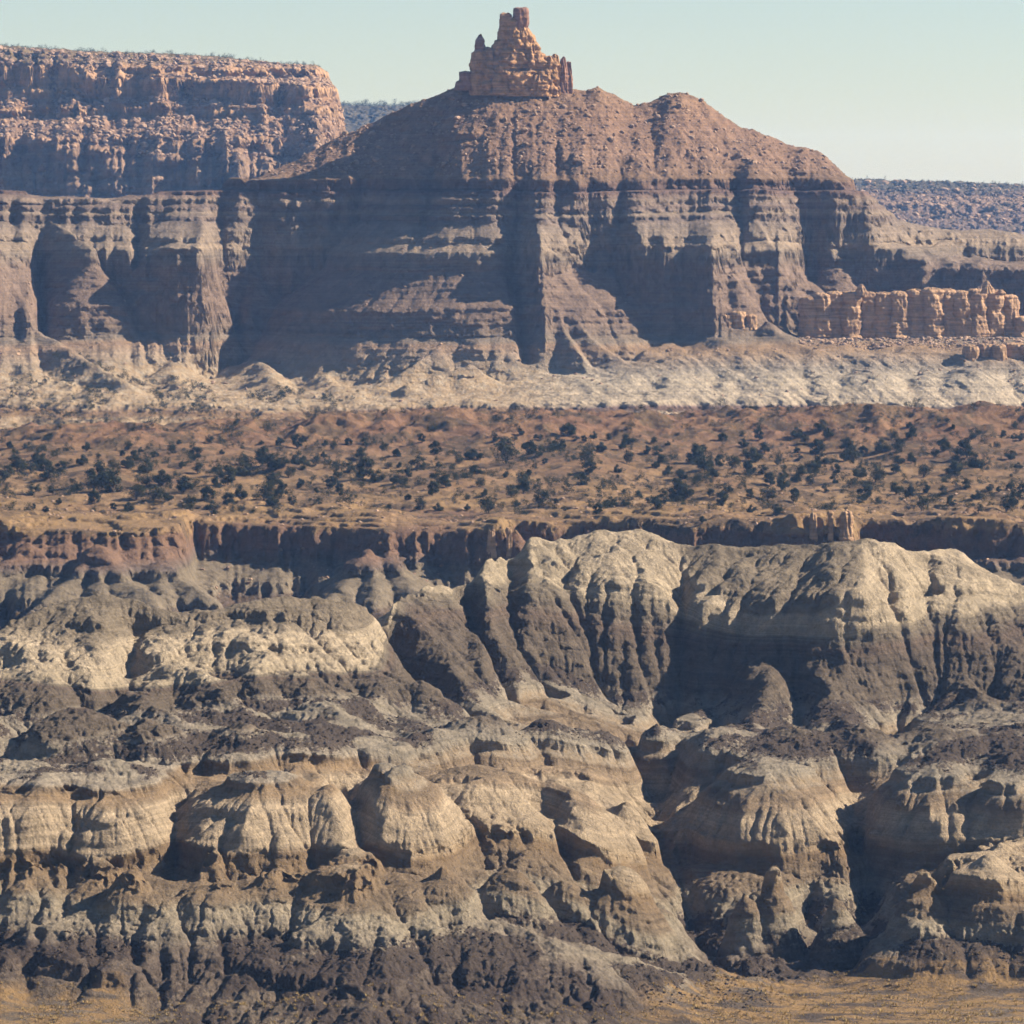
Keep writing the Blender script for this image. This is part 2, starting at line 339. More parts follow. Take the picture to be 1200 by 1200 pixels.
strat = lf * sL + (1 - lf) * sR + smooth(-112, -100, z_) * (2.5 * fbm(X / 30, Y / 30, 3, 33) + (1 - lf) * 10 * np.exp(-((qx - 905) / 105) ** 4))
pat = smooth(-.15, .3, fbm(X / 20, Y / 20, 3, 51) + .2)
deb = (1.1 * np.exp(-((z_ + 121) / 2.2) ** 2) + 1.3 * np.exp(-((z_ + 149.5) / 2.6) ** 2) + .5 * np.exp(-((z_ + 156) / 4) ** 2)) * pat * (1 - .5 * smooth(.9, 1.8, sl))
Dfl = N_.rowD[1][None]; pxx = X / (K * Y) + 600; fm = smooth(6, -2, Y - Dfl + 4 * fbm(X / 9, Y / 9, 2, 55)) * np.maximum(smooth(190, 130, pxx), smooth(720, 800, pxx))
warm = np.exp(-((z_ + 138) / 2.4) ** 2) * .4 + np.exp(-((z_ + 126) / 1.2) ** 2) * .4 + 1.2 * fm * smooth(-.5, .2, fbm(X / 12, Y / 4, 4, 57))
deb = np.maximum(deb, 1.1 * low_mid * smooth(22, 4, Y - Dfl) * smooth(-.3, .3, fbm(X / 11, Y / 11, 4, 61)))
deb = deb * (1 - fm) + .4 * fm * smooth(.1, .4, fbm(X / 7, Y / 4, 3, 59))
lm = smooth(-.25, .3, fbm(X / 18, Y / 26, 3, 35)) + .15
N_.relief(lump * .5 + .1, 3.2, 2.4, .32, 1.5, z_, 150, [(-134.9, .8, 1.0 * lm), (-138.3, 1.6, -1.6 * lm), (-123.5, .6, .7 * lm), (-125.6, .9, -.8 * lm)])
M_near = terrain_mat('badland_clay', [(-172,(0.147,0.115,0.082)),(-156,(0.152,0.119,0.088)),(-152,(0.103,0.078,0.060)),(-149,(0.137,0.107,0.082)),(-147,(0.230,0.190,0.141)),(-142.5,(0.270,0.225,0.160)),(-141,(0.196,0.147,0.097)),(-136,(0.176,0.127,0.081)),(-134.8,(0.338,0.264,0.178)),(-128,(0.377,0.293,0.198)),(-126.8,(0.274,0.201,0.131)),(-124.6,(0.196,0.145,0.095)),(-123.8,(0.304,0.255,0.194)),(-120.5,(0.265,0.225,0.169)),(-118,(0.211,0.176,0.134)),(-116.5,(0.128,0.101,0.073)),(-108,(0.116,0.090,0.066)),(-104,(0.132,0.096,0.071)),(-102,(0.155,0.125,0.092)),(-99,(0.190,0.155,0.111)),(-97.8,(0.350,0.284,0.197)),(-88,(0.400,0.322,0.226)),(-86,(0.210,0.169,0.120)),(-80,(0.190,0.153,0.109))], wob=.9, bandf=1.15, bands=.46, bump=1.25)
N_.mesh('badlands_terrain', M_near, {'strat': strat, 'debris': deb, 'warm': warm})


# ================================================================== BENCH WITH JUNIPERS AND THE CLIFF BELOW IT
B_ = Sheet(-190, 1390, 1.75 * Q, 1400, 2200)
edge = [(-200,612,1610),(0,611,1610),(60,618,1606),(110,622,1598),(150,618,1600),(200,612,1606),(218,611,1608),(224,611,1656),(300,612,1648),(400,614,1636),(440,618,1622),(500,624,1622),(560,620,1612),(590,612,1606),(600,607,1654),(700,608,1646),(760,612,1636),(800,616,1622),(880,617,1614),(920,606,1606),(935,601,1604),(1000,601,1604),(1008,606,1640),(1060,606,1632),(1130,606,1620),(1200,616,1612),(1400,612,1612)]
efoot = [(-200,634,1604),(0,634,1604),(60,636,1600),(110,632,1594),(150,640,1594),(200,640,1600),(218,648,1602),(224,646,1653),(300,648,1645),(400,648,1633),(440,640,1616),(500,648,1618),(560,650,1606),(590,640,1600),(600,642,1651),(700,642,1643),(760,644,1633),(800,644,1618),(880,646,1609),(920,648,1600),(1000,650,1598),(1008,655,1637),(1060,660,1629),(1130,655,1614),(1200,650,1606),(1400,650,1606)]
mid = [(x, (700 if x < 1000 else 700), 1575) for x in (-200, 100, 300, 600, 1000, 1400)]
mid = [(-200,700,1560),(0,700,1560),(150,700,1560),(230,705,1575),(260,700,1605),(360,700,1610),(430,700,1580),(500,705,1595),(600,700,1612),(800,690,1600),(1000,690,1590),(1100,690,1610),(1150,690,1580),(1400,690,1580)]
lo1 = [(x, 760, 1530) for x in (-200, 1400)]
lo2 = [(x, 850, 1440) for x in (-200, 1400)]
lo3 = [(x, 880, 1400) for x in (-200, 1400)]
b1 = [(x, 600 + 4 * math.sin(x / 70), 1680) for x in range(-200, 1401, 40)]
b2 = [(x, 572 + 6 * math.sin(x / 55 + 1) + 3 * math.sin(x / 23), 1790) for x in range(-200, 1401, 20)]
b3 = [(x, 535 + 6 * math.sin(x / 75 + 2), 1960) for x in range(-200, 1401, 20)]
b4 = [(-200,512,2060),(0,512,2060),(60,507,2060),(200,503,2060),(300,501,2060),(380,500,2060),(400,494,2060),(520,489,2060),(600,490,2060),(700,492,2060),(800,493,2060),(900,488,2060),(1000,483,2060),(1100,488,2060),(1200,486,2060),(1400,488,2060)]
b5 = [(x, y + 6, 2110) for x, y, d in b4]
b6 = [(x, 590, 2200) for x in (-200, 1400)]
def prot_b(px): return 7 * ridged(px / 60, 0 * px + 8.3, 3, 15) + 3 * ridged(px / 17, 0 * px + 2.2, 2, 16)
B_.rows([(lo3,0,0),(lo2,0,0),(lo1,1.2,10),(mid,1.0,10),(efoot,.55,0),(edge,.5,0),(b1,0,0),(b2,0,0),(b3,0,0),(b4,0,0),(b5,0,0),(b6,0,0)], prot_b, 5, 30)
for a in [([(112,640,1578),(70,690,1550),(10,735,1525)], .75), ([(112,640,1578),(165,690,1548),(210,740,1525)], .75), ([(112,640,1578),(118,700,1545)], .8), ([(185,655,1578),(240,700,1552),(285,738,1530)], .75), ([(185,655,1578),(190,700,1550)], .8),
    ([(30,640,1585),(-30,690,1560)], .7), ([(432,645,1588),(400,690,1562),(370,715,1548)], .75), ([(432,645,1588),(440,710,1550)], .75), ([(455,650,1588),(490,695,1560)], .75), ([(1130,668,1590),(1155,695,1575)], .75), ([(1210,650,1600),(1230,700,1570)], .7), ([(575,625,1604),(570,660,1600)], 1.6), ([(605,622,1604),(612,655,1598)], 1.8)]:
    B_.ridge(a[0], a[1], 1.5)
for d in [(395,494,2050,40,30,6,1.6),(520,489,2050,40,34,6,1.6),(640,495,2040,26,24,5,1.6),(760,494,2050,34,28,6,1.6),(900,488,2050,34,28,6,1.6),(1010,483,2055,44,30,7,1.6),(1150,487,2050,34,28,6,1.6),(180,504,2050,34,28,5,1.6),(60,508,2050,30,26,5,1.6),(290,502,2045,28,24,5,1.6),
    (720,545,1900,50,22,5,1.5),(450,578,1780,26,16,3.5,1.5),(1000,580,1760,24,14,4,1.5),(560,535,1930,30,20,4,1.5),(880,520,1970,30,20,4,1.5),(120,560,1830,30,18,4,1.5),(330,545,1880,28,18,4,1.5)]:
    B_.dome(*d[:3], d[3], d[4], d[5], p=d[6], k=1.5)
X, Y = B_.X, B_.Y; h = B_.h
top = smooth(-119, -117, h)
h = h + top * (2.6 * fbm(X / 42, Y / 60, 3, 61) + .6 * ridged(X / 11, Y / 14, 3, 62) + smooth(1960, 2030, Y) * 2.6 * ridged(X / 26, Y / 30, 3, 65)) + (1 - top) * (1.4 * fbm(X / 14, Y / 14, 3, 63) + .4 * ridged(X / 7, h / 4 + Y / 9, 3, 64))
q = (h.shape[0] // 2, h.shape[1] // 2); hq = resize(h, q)
eq = erode(hq, B_.cell[::2][:q[0]] * 2, 10, 60000, 40, .035, 1.5, 6, dif=.08)
h = h + resize(eq - hq, h.shape)
# rounded sandstone ledges near the rim
led = smooth(1760, 1690, Y) * top
dn = .8 * fbm(X / 30, Y / 30, 2, 66)
zz = h + dn; stepz = 1.5; fr = zz / stepz - np.floor(zz / stepz)
h = h + led * (stepz * (np.floor(zz / stepz) + smooth(.55, .95, fr)) - zz) * .8
h = erode(h, B_.cell, 8, 260000, 30, .11, 2.8, 7, dif=.01, mask=.12 + .88 * smooth(-116, -119, h))
zz = h + 1.0 * fbm(X / 50, Y / 50, 2, 67)
tab = [(-300,-300),(-150,-150),(-146,-147),(-144,-144),(-137,-138),(-135.5,-135),(-131,-131.4),(-128,-129.4),(-127,-126.6),(-124,-124.6),(-123,-122.6),(-117,-117),(0,0)]
h = h + (remap(zz, tab) - zz)
h = h + .12 * fbm(X / 2, Y / 2, 3, 68)
B_.h = h.astype(np.float32)
B_.relief(1.7, 5, 4, .8, 2.2, B_.h, 160, [(-117, 1.0, 1.0)])
gy, gx = np.gradient(B_.h); sl = np.sqrt(gx**2 + gy**2) / B_.cell
strat = B_.h - .0 * X
warm = top * (smooth(1900, 1640, Y) * .55 + .25) * smooth(-.3, .5, fbm(X / 35, Y / 50, 3, 69) + .15)
deb = top * .75 * smooth(-.05, .6, fbm(X / 16, Y / 24, 3, 70) + .25) + np.exp(-((strat + 140) / 2.5) ** 2) * .6
M_bench = terrain_mat('juniper_bench_soil', [(-172,(0.137,0.112,0.087)),(-150,(0.140,0.112,0.083)),(-143,(0.124,0.095,0.077)),(-140,(0.108,0.078,0.067)),(-137,(0.170,0.138,0.099)),(-129,(0.154,0.124,0.087)),(-127.5,(0.130,0.099,0.079)),(-125,(0.158,0.099,0.069)),(-118,(0.152,0.090,0.056)),(-116.5,(0.227,0.147,0.082)),(-114.5,(0.208,0.133,0.074)),(-113,(0.183,0.112,0.064)),(-106,(0.171,0.095,0.056)),(-100,(0.171,0.095,0.056))], wob=.8, bandf=1.0, bands=.2, cell=1.5, bump=.7, debris=(0.078,0.054,0.033))
B_.mesh('bench_terrain', M_bench, {'strat': strat, 'debris': deb, 'warm': warm})
print('bench', h.shape, round(time.time() - T0, 1))

# ================================================================== THE BUTTE
U_ = Sheet(-190, 1390, 1.15 * Q, 2250, 2900)
shd = [(-200,222,2700),(0,236,2700),(130,238,2705),(200,228,2712),(260,215,2720),(300,213,2722),(400,209,2716),(500,208,2694),(545,210,2668),(600,212,2655),(650,214,2650),(700,214,2655),(800,217,2670),(850,217,2690),(885,217,2680),(920,218,2704),(1000,218,2718),(1025,241,2722),(1050,263,2742),(1100,276,2772),(1200,281,2792),(1400,286,2802)]
crs = [(-200,200,2745),(0,220,2714),(60,233,2714),(130,235,2718),(200,223,2728),(260,211,2736),(300,208,2742),(340,190,2752),(400,159,2764),(450,138,2762),(500,116,2752),(540,99,2744),(570,98,2740),(620,100,2738),(665,106,2737),(700,104,2740),(740,123,2748),(765,121,2750),(783,108,2750),(800,107,2750),(830,124,2754),(870,150,2757),(920,170,2760),(965,181,2762),(976,192,2758),(1000,211,2742),(1025,234,2738),(1050,258,2752),(1100,271,2782),(1200,276,2802),(1400,280,2812)]
cbk = [(x, y + 62, d + 70) for x, y, d in crs]
cb2 = [(x, 330, 2900) for x in (-200, 1400)]
sh2 = [(x, y + (32 if 290 < x < 1010 else 24), d - (7 if 290 < x < 1010 else 10)) for x, y, d in shd]
btt = [(-200,300,2640),(0,310,2640),(50,300,2680),(100,298,2670),(170,300,2656),(238,290,2640),(256,290,2695),(300,290,2706),(400,290,2710),(480,290,2700),(530,285,2662),(548,288,2630),(604,292,2654),(612,290,2640),(628,285,2606),(688,286,2650),(760,286,2634),(838,290,2612),(850,290,2640),(880,290,2650),(925,300,2660),(945,300,2716),(1020,295,2704),(1100,305,2696),(1200,310,2684),(1400,310,2670)]
bbt = [(-200,395,2594),(0,395,2594),(38,395,2594),(52,385,2655),(150,388,2640),(245,390,2624),(264,390,2680),(300,390,2690),(400,390,2698),(500,388,2690),(540,388,2664),(562,388,2610),(604,395,2640),(616,395,2622),(636,380,2584),(690,398,2640),(760,396,2624),(838,386,2598),(860,378,2616),(925,384,2630),(950,398,2702),(1020,398,2690),(1100,392,2682),(1200,392,2668),(1400,392,2655)]
tl1 = [(-200,440,2545),(0,440,2545),(100,440,2560),(200,452,2600),(300,452,2655),(400,450,2668),(500,448,2655),(560,445,2600),(600,440,2568),(650,440,2560),(700,432,2568),(800,418,2570),(900,402,2580),(1000,400,2600),(1200,398,2605),(1400,398,2605)]
tl2 = [(-200,470,2490),(0,470,2490),(100,470,2480),(200,476,2480),(300,470,2500),(400,464,2510),(500,460,2520),(600,455,2525),(700,440,2530),(800,428,2535),(900,424,2545),(1000,424,2548),(1200,424,2548),(1400,424,2548)]
tl3 = [(-200,495,2420),(0,497,2420),(200,492,2420),(300,484,2440),(400,478,2460),(600,472,2480),(700,466,2485),(800,464,2490),(1000,466,2498),(1400,466,2498)]
tl4 = [(x, y + 5, d - 14) for x, y, d in tl3]
tl5 = [(-200,520,2360),(200,515,2360),(400,504,2400),(600,500,2420),(1000,496,2450),(1400,496,2450)]
tl6 = [(x, 575, 2290) for x in (-200, 1400)]
def prot_u(px): return 6 * ridged(px / 75, 0 * px + 5.1, 3, 25) + 3.2 * ridged(px / 24, 0 * px + 9.7, 2, 26)
U_.rows([(tl6,0,0),(tl5,.8,0),(tl4,[(300,.8),(700,.12)],-25),(tl3,[(300,.8),(700,.12)],-25),(tl2,[(300,1.2),(700,.15)],5),(tl1,[(300,1),(700,.3)],15),(bbt,1.0,5),(btt,1.1,-5),(sh2,.7,0),(shd,.55,0),(crs,0,0),(cbk,0,0),(cb2,0,0)], prot_u, 6, 40)
for a in [([(545,212,2668),(536,250,2648),(556,300,2630),(598,388,2596)], 2.6), ([(600,222,2654),(640,285,2618),(652,370,2588),(690,440,2535)], 1.3), ([(740,240,2656),(800,282,2634),(860,325,2618)], 1.5),
    ([(893,217,2682),(884,255,2668),(905,295,2650),(926,330,2640)], 1.7), ([(1000,276,2712),(975,290,2700),(950,325,2690)], 1.4), ([(1050,276,2735),(1040,300,2722)], 1.5), ([(1110,282,2760),(1085,305,2738)], 1.5),
    ([(236,268,2668),(248,320,2655)], 2.6), ([(60,262,2690),(105,292,2652)], 1.2), ([(0,310,2640),(36,372,2604)], 1.5), ([(330,215,2740),(300,300,2700),(290,370,2668)], 1.2), ([(450,215,2712),(425,300,2704)], 2.0), ([(360,215,2738),(345,300,2715)], 2.0), ([(490,240,2705),(475,380,2690)], 2.2),
    ([(565,386,2598),(515,412,2565),(470,438,2545)], .8), ([(580,392,2594),(612,440,2550),(625,462,2530)], .9), ([(655,372,2590),(625,450,2542)], .9), ([(665,372,2590),(740,440,2540)], .8),
    ([(36,384,2600),(85,415,2560),(150,455,2505)], .7), ([(30,400,2585),(-40,470,2490)], .6), ([(20,430,2550),(60,470,2490)], .5), ([(550,430,2520),(480,455,2500)], .7),
    ([(820,385,2600),(850,400,2575)], .8), ([(900,380,2600),(960,420,2552)], .5)]:
    U_.ridge(a[0], a[1], 2.5)
for d in [(797,107,2752,22,34,30,1.2),(700,104,2738,34,46,40,1.2),(585,99,2738,60,70,52,1.15),(430,262,2700,1,1,1,1)][:3]:
    U_.dome(*d[:3], d[3], d[4], d[5], p=d[6], k=3)
for px_, py_, r_ in [(690,452,16),(735,444,20),(800,440,24),(850,446,16),(905,438,26),(965,444,18),(1020,436,26),(1085,442,20),(1140,434,26),(1200,440,20),(1270,436,26),(560,456,16),(620,452,14),(480,462,14)]:
    U_.dome(px_, py_, 2516, r_, 34, 11, p=1.5, k=2.5)
for pts_ in [([(300,420,2625),(330,462,2520)]), ([(360,415,2640),(400,468,2505)]), ([(440,405,2650),(455,462,2520)]), ([(500,400,2645),(520,462,2510)]), ([(200,425,2600),(215,478,2490)]), ([(120,420,2605),(150,476,2480)])]: U_.ridge(pts_, .5, 4)
for px_, py_, r_ in [(700,474,9),(745,472,10),(790,475,8),(835,473,11),(885,475,9),(925,473,10),(970,475,9),(1015,473,11),(1060,475,9),(1105,472,11),(1150,475,9),(1195,473,10)]:
    U_.dome(px_, py_, 2478, r_, 14, 6, p=1.4, k=1.5)
for g in [([(612,2660),(605,2640),(600,2615),(618,2560)], 4, 8), ([(690,2655),(690,2630)], 3, 8), ([(935,2720),(940,2690),(950,2650)], 8, 14), ([(860,2700),(870,2670),(868,2640)], 4, 8), ([(45,2680),(50,2640),(48,2605)], 4, 8), ([(160,2700),(163,2650)], 4, 8), ([(260,2720),(262,2670)], 6, 10), ([(510,2700),(500,2650)], 6, 6)]:
    U_.gully(*g)
X, Y = U_.X, U_.Y; h = U_.h
pu = X / (K * Y) + 600
cone = smooth(-4, 0, h)
h = h + smooth(-94, -98, h) * (.9 * smooth(560, 700, pu) * ridged((X + .5 * Y) / 13, Y / 60, 3, 81) + (1.3 - 1.1 * smooth(600, 720, pu)) * fbm(X / 14, Y / 12, 4, 82)) 
h = h + (1 - cone) * (1.6 * ridged(X / 40, Y / 40, 3, 71)) + cone * (1.2 * ridged(X / 22, Y / 30, 3, 73) + .5 * fbm(X / 6, Y / 6, 3, 74))
q = (h.shape[0] // 3, h.shape[1] // 3); hq = resize(blur(h, 1), q)
eq = erode(hq, U_.cell[::3][:q[0]] * 3, 12, 60000, 40, .055, 1.9, 8, dif=.09)
h = h + resize(eq - hq, h.shape)
h = h.astype(np.float32)
dip = 1.6 * fbm(X / 120, Y / 120, 3, 75); zz = h - dip
tab = [(-300,-300),(-120,-120),(-118,-118.6),(-116,-115.2),(-102,-102.3),(-96.5,-96.6),(-93,-92.3),(-86,-86.8),(-84.5,-86),(-74,-71),(-66,-66),(-48,-51),(-44,-41.5),(-36,-36.6),(-34.5,-33.4),(-24,-25),(-23,-22.4),(-19.5,-20.2),(-18.5,-17.8),(-15,-15.8),(-14,-13.2),(-10,-10.8),(-9.4,-9),(-2.6,-8.2),(-1.6,-2.2),(2,1),(14,14),(80,80)]
h = h + (remap(zz, tab) - zz)
h = erode(h, U_.cell, 7, 380000, 30, .06, 3.2, 9, dif=.02)
h = h + .22 * fbm(X / 2.6, Y / 2.6, 3, 77) + smooth(-2, 4, h) * .5 * np.maximum(0, fbm(X / 3.2, Y / 3.2, 3, 78))
U_.h = h.astype(np.float32)
U_.relief(2.0, 8, 6, 2.0, 3.2, h - dip, 170, [(-3, 1.2, 1.5), (-38, 2, 1.5)])
strat = U_.h - dip
deb = smooth(-3, 3, strat) * .35 * smooth(-.2, .5, fbm(X / 18, Y / 18, 3, 79)) + np.exp(-((strat + 119) / 1.6) ** 2) * .8
warm = np.exp(-((strat + 92) / 3) ** 2) * .45 * smooth(640, 800, (X / (K * Y) + 600)) + .85 * smooth(-94, -104, strat) * .7 * smooth(720, 560, (X / (K * Y) + 600))
M_butte = terrain_mat('butte_rock', [(-150,(0.266,0.183,0.112)),(-124,(0.342,0.270,0.192)),(-120,(0.335,0.265,0.193)),(-118,(0.136,0.090,0.081)),(-116,(0.395,0.323,0.239)),(-105,(0.376,0.315,0.239)),(-101,(0.263,0.221,0.175)),(-96,(0.275,0.209,0.152)),(-91,(0.257,0.174,0.116)),(-88,(0.211,0.169,0.128)),(-84,(0.171,0.129,0.097)),(-76,(0.194,0.136,0.100)),(-66,(0.179,0.126,0.094)),(-52,(0.194,0.139,0.106)),(-44,(0.187,0.149,0.116)),(-40,(0.257,0.197,0.143)),(-28,(0.203,0.159,0.125)),(-24,(0.148,0.112,0.094)),(-21,(0.234,0.180,0.134)),(-18,(0.156,0.115,0.097)),(-14,(0.234,0.176,0.134)),(-10,(0.133,0.088,0.073)),(-5,(0.148,0.095,0.073)),(-2,(0.193,0.126,0.081)),(8,(0.225,0.143,0.098)),(30,(0.217,0.134,0.089)),(55,(0.244,0.153,0.093))], wob=1.0, bandf=.8, bands=.38, cell=2.2, bump=.8, debris=(0.123,0.074,0.052))
U_.mesh('butte_terrain', M_butte, {'strat': strat, 'debris': deb, 'warm': warm})
print('butte', h.shape, round(time.time() - T0, 1))

# ================================================================== FAR MESAS
def mesa(name, S, rowsl, noise_amp, mat, tab=None, seed=90, k=.03):
    S.rows(rowsl, lambda px: 9 * ridged(px / 90, 0 * px + seed, 3, seed) + 5 * ridged(px / 18, 0 * px, 2, seed + 1), 24, 34)
    X, Y = S.X, S.Y; h = S.h
    h = h + noise_amp * ridged(X / 28, Y / 28, 4, seed + 2)
    if tab:
        zz = h - 2 * fbm(X / 90, Y / 90, 2, seed + 3); h = (h + (remap(zz, tab) - zz)).astype(np.float32)
    h = erode(h, S.cell, 6, 60000, 20, k, 3.5, seed, dif=.02)
    h = h + noise_amp * .5 * fbm(X / 6, Y / 6, 4, seed + 5)
    S.h = h.astype(np.float32)
    z = np.zeros_like(h); S.relief(5, 24, 8, 8, 8, S.h, seed + 20)
    return S.mesh(name, mat, {'strat': S.h, 'debris': z + .5 * smooth(-.1, .5, fbm(X / 30, Y / 30, 3, seed + 6)), 'warm': z})
L_ = Sheet(-260, 520, 1.25 * Q, 3700, 4700)
def endd(tab):  # the mesa's right end turns away behind the butte
    return tab
cl = [(-300,54),(0,61),(60,65),(120,69),(200,71),(260,75),(300,80),(330,83),(372,85),(385,94),(396,112),(404,150),(412,215),(440,300),(520,320)]
def L(off, d, lim=None): return [(x, max(y + off, lim or -999), d + (300 - x) * (.28 if off > 40 else 0) + (0 if x < 372 else (x - 372) * 1.2)) for x, y in cl]
M_mesa = terrain_mat('far_mesa_rock', [(-90,(0.193,0.135,0.100)),(-18,(0.223,0.153,0.111)),(0,(0.232,0.158,0.107)),(14,(0.213,0.140,0.095)),(30,(0.270,0.171,0.107)),(38,(0.193,0.122,0.084)),(52,(0.348,0.217,0.126)),(60,(0.232,0.140,0.088)),(70,(0.386,0.239,0.138)),(90,(0.348,0.217,0.126)),(94,(0.174,0.126,0.077)),(120,(0.155,0.118,0.068))], wob=2.5, bandf=.25, bands=.3, cell=3.5, bump=.5, debris=(0.116,0.078,0.055))
mesa('far_mesa_terrain', L_, [(L(190,3720,260),0,0),(L(165,3850,222),1,0),(L(108,3880,165),1,0),(L(70,3960,126),.8,5),(L(56,3968,112),.8,5),(L(46,3990,103),.6,0),(L(20,3998,84),.6,0),(L(4,4080),.3,0),(L(0,4140),0,0),(L(3,4500),0,0),(L(250,4700),0,0)], 2.2, M_mesa,
     [(-400,-400),(-20,-20),(22,16),(28,30),(44,45),(50,47),(52,54),(66,64),(68,72),(84,80),(87,90),(160,160)], 90)
R_ = Sheet(940, 1420, 1.25 * Q, 4900, 5900)
M_plat = terrain_mat('far_plateau_rock', [(-120,(0.128,0.098,0.084)),(-60,(0.165,0.119,0.100)),(-40,(0.150,0.105,0.088)),(-28,(0.255,0.173,0.126)),(-20,(0.150,0.108,0.092)),(-14,(0.090,0.079,0.061)),(10,(0.090,0.079,0.061))], wob=4, bandf=.12, bands=.3, cell=4, bump=.5, debris=(0.090,0.072,0.047))
mesa('far_plateau_terrain', R_, [([(900,330,4920),(1500,330,4920)],0,0),([(900,272,5000),(1500,276,5000)],1,0),([(900,252,5150),(1500,258,5150)],1,0),([(900,244,5170),(1500,248,5170)],.6,0),([(900,232,5400),(1500,238,5400)],.6,0),([(900,226,5420),(1500,232,5420)],0,0),([(900,214,5600),(1030,216,5600),(1120,219,5600),(1200,223,5600),(1500,226,5600)],0,0),([(900,222,5800),(1500,230,5800)],0,0),([(900,400,5900),(1500,400,5900)],0,0)], 4.0, M_plat, None, 120)
F_ = Sheet(320, 620, 1.25 * Q, 6000, 6800)
mesa('distant_ridge_terrain', F_, [([(300,300,6010),(700,300,6010)],0,0),([(300,165,6200),(700,165,6200)],1,0),([(300,145,6300),(700,145,6300)],1,0),([(300,129,6400),(700,130,6400)],0,0),([(300,131,6700),(700,133,6700)],0,0),([(300,400,6800),(700,400,6800)],0,0)], 4, M_plat, None, 140)
# plain reaching the horizon
me = bpy.data.meshes.new('plain'); me.from_pydata([(-9000,-3000,Z0-181),(9000,-3000,Z0-181),(9000,15000,Z0-181),(-9000,15000,Z0-181)], [], [(0,1,2,3)])
N = NT('plain_soil'); c = N.ramp(N.noise(.004, N.pos(), 6), [(.3,(.20,.15,.10)),(.7,(.28,.21,.14))]); N.l(c, N.b.inputs['Base Color']); me.materials.append(N.m)
o = bpy.data.objects.new('plain', me); C.objects.link(o); o['kind'] = 'structure'
print('far', round(time.time() - T0, 1))


# ================================================================== THINGS
def tag(o, label=None, cat=None, group=None, kind=None):
    if label: o['label'] = label
    if cat: o['category'] = cat
    if group: o['group'] = group
    if kind: o['kind'] = kind
    return o
def empty(name, loc):
    o = bpy.data.objects.new(name, None); C.objects.link(o); o.location = loc; return o
def make(name, V, F, mat, parent=None, smooth_=True):
    me = bpy.data.meshes.new(name); V = np.asarray(V, np.float32); F = np.asarray(F, np.int32); k = F.shape[1]
    me.vertices.add(len(V)); me.vertices.foreach_set('co', V.ravel())
    me.loops.add(F.size); me.loops.foreach_set('vertex_index', F.ravel())
    me.polygons.add(len(F)); me.polygons.foreach_set('loop_start', np.arange(len(F), dtype=np.int32) * k)
    me.polygons.foreach_set('use_smooth', np.full(len(F), smooth_)); me.update(calc_edges=True); me.validate()
    if mat: me.materials.append(mat)
    o = bpy.data.objects.new(name, me); C.objects.link(o)
    if parent: o.parent = parent
    return o
def join(parts):
    V = []; F = []; n = 0
    for v, f in parts: V.append(v); F.append(f + n); n += len(v)
    return np.concatenate(V), np.concatenate(F)
def ico(sub):
    bm = bmesh.new(); bmesh.ops.create_icosphere(bm, subdivisions=sub, radius=1); bm.verts.ensure_lookup_table()
    v = np.array([tuple(q.co) for q in bm.verts], np.float32); f = np.array([[q.index for q in p.verts] for p in bm.faces], np.int32); bm.free(); return v, f
I1, I2, I3 = ico(1), ico(2), ico(3)
def boulder(sub, seed):
    """angular rock: a ball cut by random planes"""
    v, f = (I1, I2, I3)[sub - 1]; v = v.copy(); r = np.random.default_rng(seed)
    for _ in range(11):
        n = r.normal(size=3); n /= np.linalg.norm(n); d = r.uniform(.5, .82); t = v @ n; v = v - np.outer(np.maximum(t - d, 0), n)
    v *= 1 + .05 * r.normal(size=(len(v), 1)); v *= np.array([1.2, r.uniform(.8, 1.1), r.uniform(.6, .9)])
    return v.astype(np.float32), f
def scatter(name, protos, pos, size, mat, flat=True, tilt=.5):
    r = np.random.default_rng(len(pos)); parts = []
    pos = np.asarray(pos, np.float32); size = np.asarray(size, np.float32)
    which = r.integers(0, len(protos), len(pos)); a = r.random(len(pos)) * 6.283
    for k, (v, f) in enumerate(protos):
        I = np.nonzero(which == k)[0]
        if not len(I): continue
        c, q = np.cos(a[I])[:, None], np.sin(a[I])[:, None]
        x = v[None, :, 0] * c - v[None, :, 1] * q; y = v[None, :, 0] * q + v[None, :, 1] * c; z = np.repeat(v[None, :, 2], len(I), 0)
        z = z + tilt * x * (r.random((len(I), 1)) - .5)
        W = np.stack([x, y, z], -1) * size[I][:, None, None] + pos[I][:, None]
        F = (f[None] + (np.arange(len(I)) * len(v))[:, None, None]).reshape(-1, f.shape[1])
        parts.append((W.reshape(-1, 3), F))
    V, F = join(parts); o = make(name, V, F, mat, None, not flat); o['kind'] = 'stuff'; return o

def rock_mat(name, lo, hi, cell=1.0, bump=.4, bedf=1.5):
    N = NT(name); P = N.pos(); n = N.noise(.5 / cell, P, 6, .65)
    col = N.ramp(n, [(.3, lo), (.7, hi)])
    b = N.noise(1.0, N.pos(.05, .05, bedf / cell), 5, .6); v = N.noise(1.0, N.pos(1.5 / cell, 1.5 / cell, .12), 4, .6)
    col = N.mix(1.0, col, N.math('ADD', .1, N.math('MULTIPLY', b, 1.8)), 'MULTIPLY')
    N.l(col, N.b.inputs['Base Color'])
    h = N.math('ADD', N.math('ADD', N.noise(1.2 / cell, P, 8, .7), N.math('MULTIPLY', b, .8)), N.math('MULTIPLY', v, .6))
    bp = N.n('ShaderNodeBump'); bp.inputs['Distance'].default_value = bump * cell; N.l(h, bp.inputs['Height']); N.l(bp.outputs[0], N.b.inputs['Normal'])
    return N.m
M_spire = rock_mat('ochre_sandstone', (.26, .145, .08), (.58, .34, .17), 1.6, .8)
M_cap = rock_mat('red_sandstone', (.20, .105, .075), (.30, .17, .12), 1.6, .4)
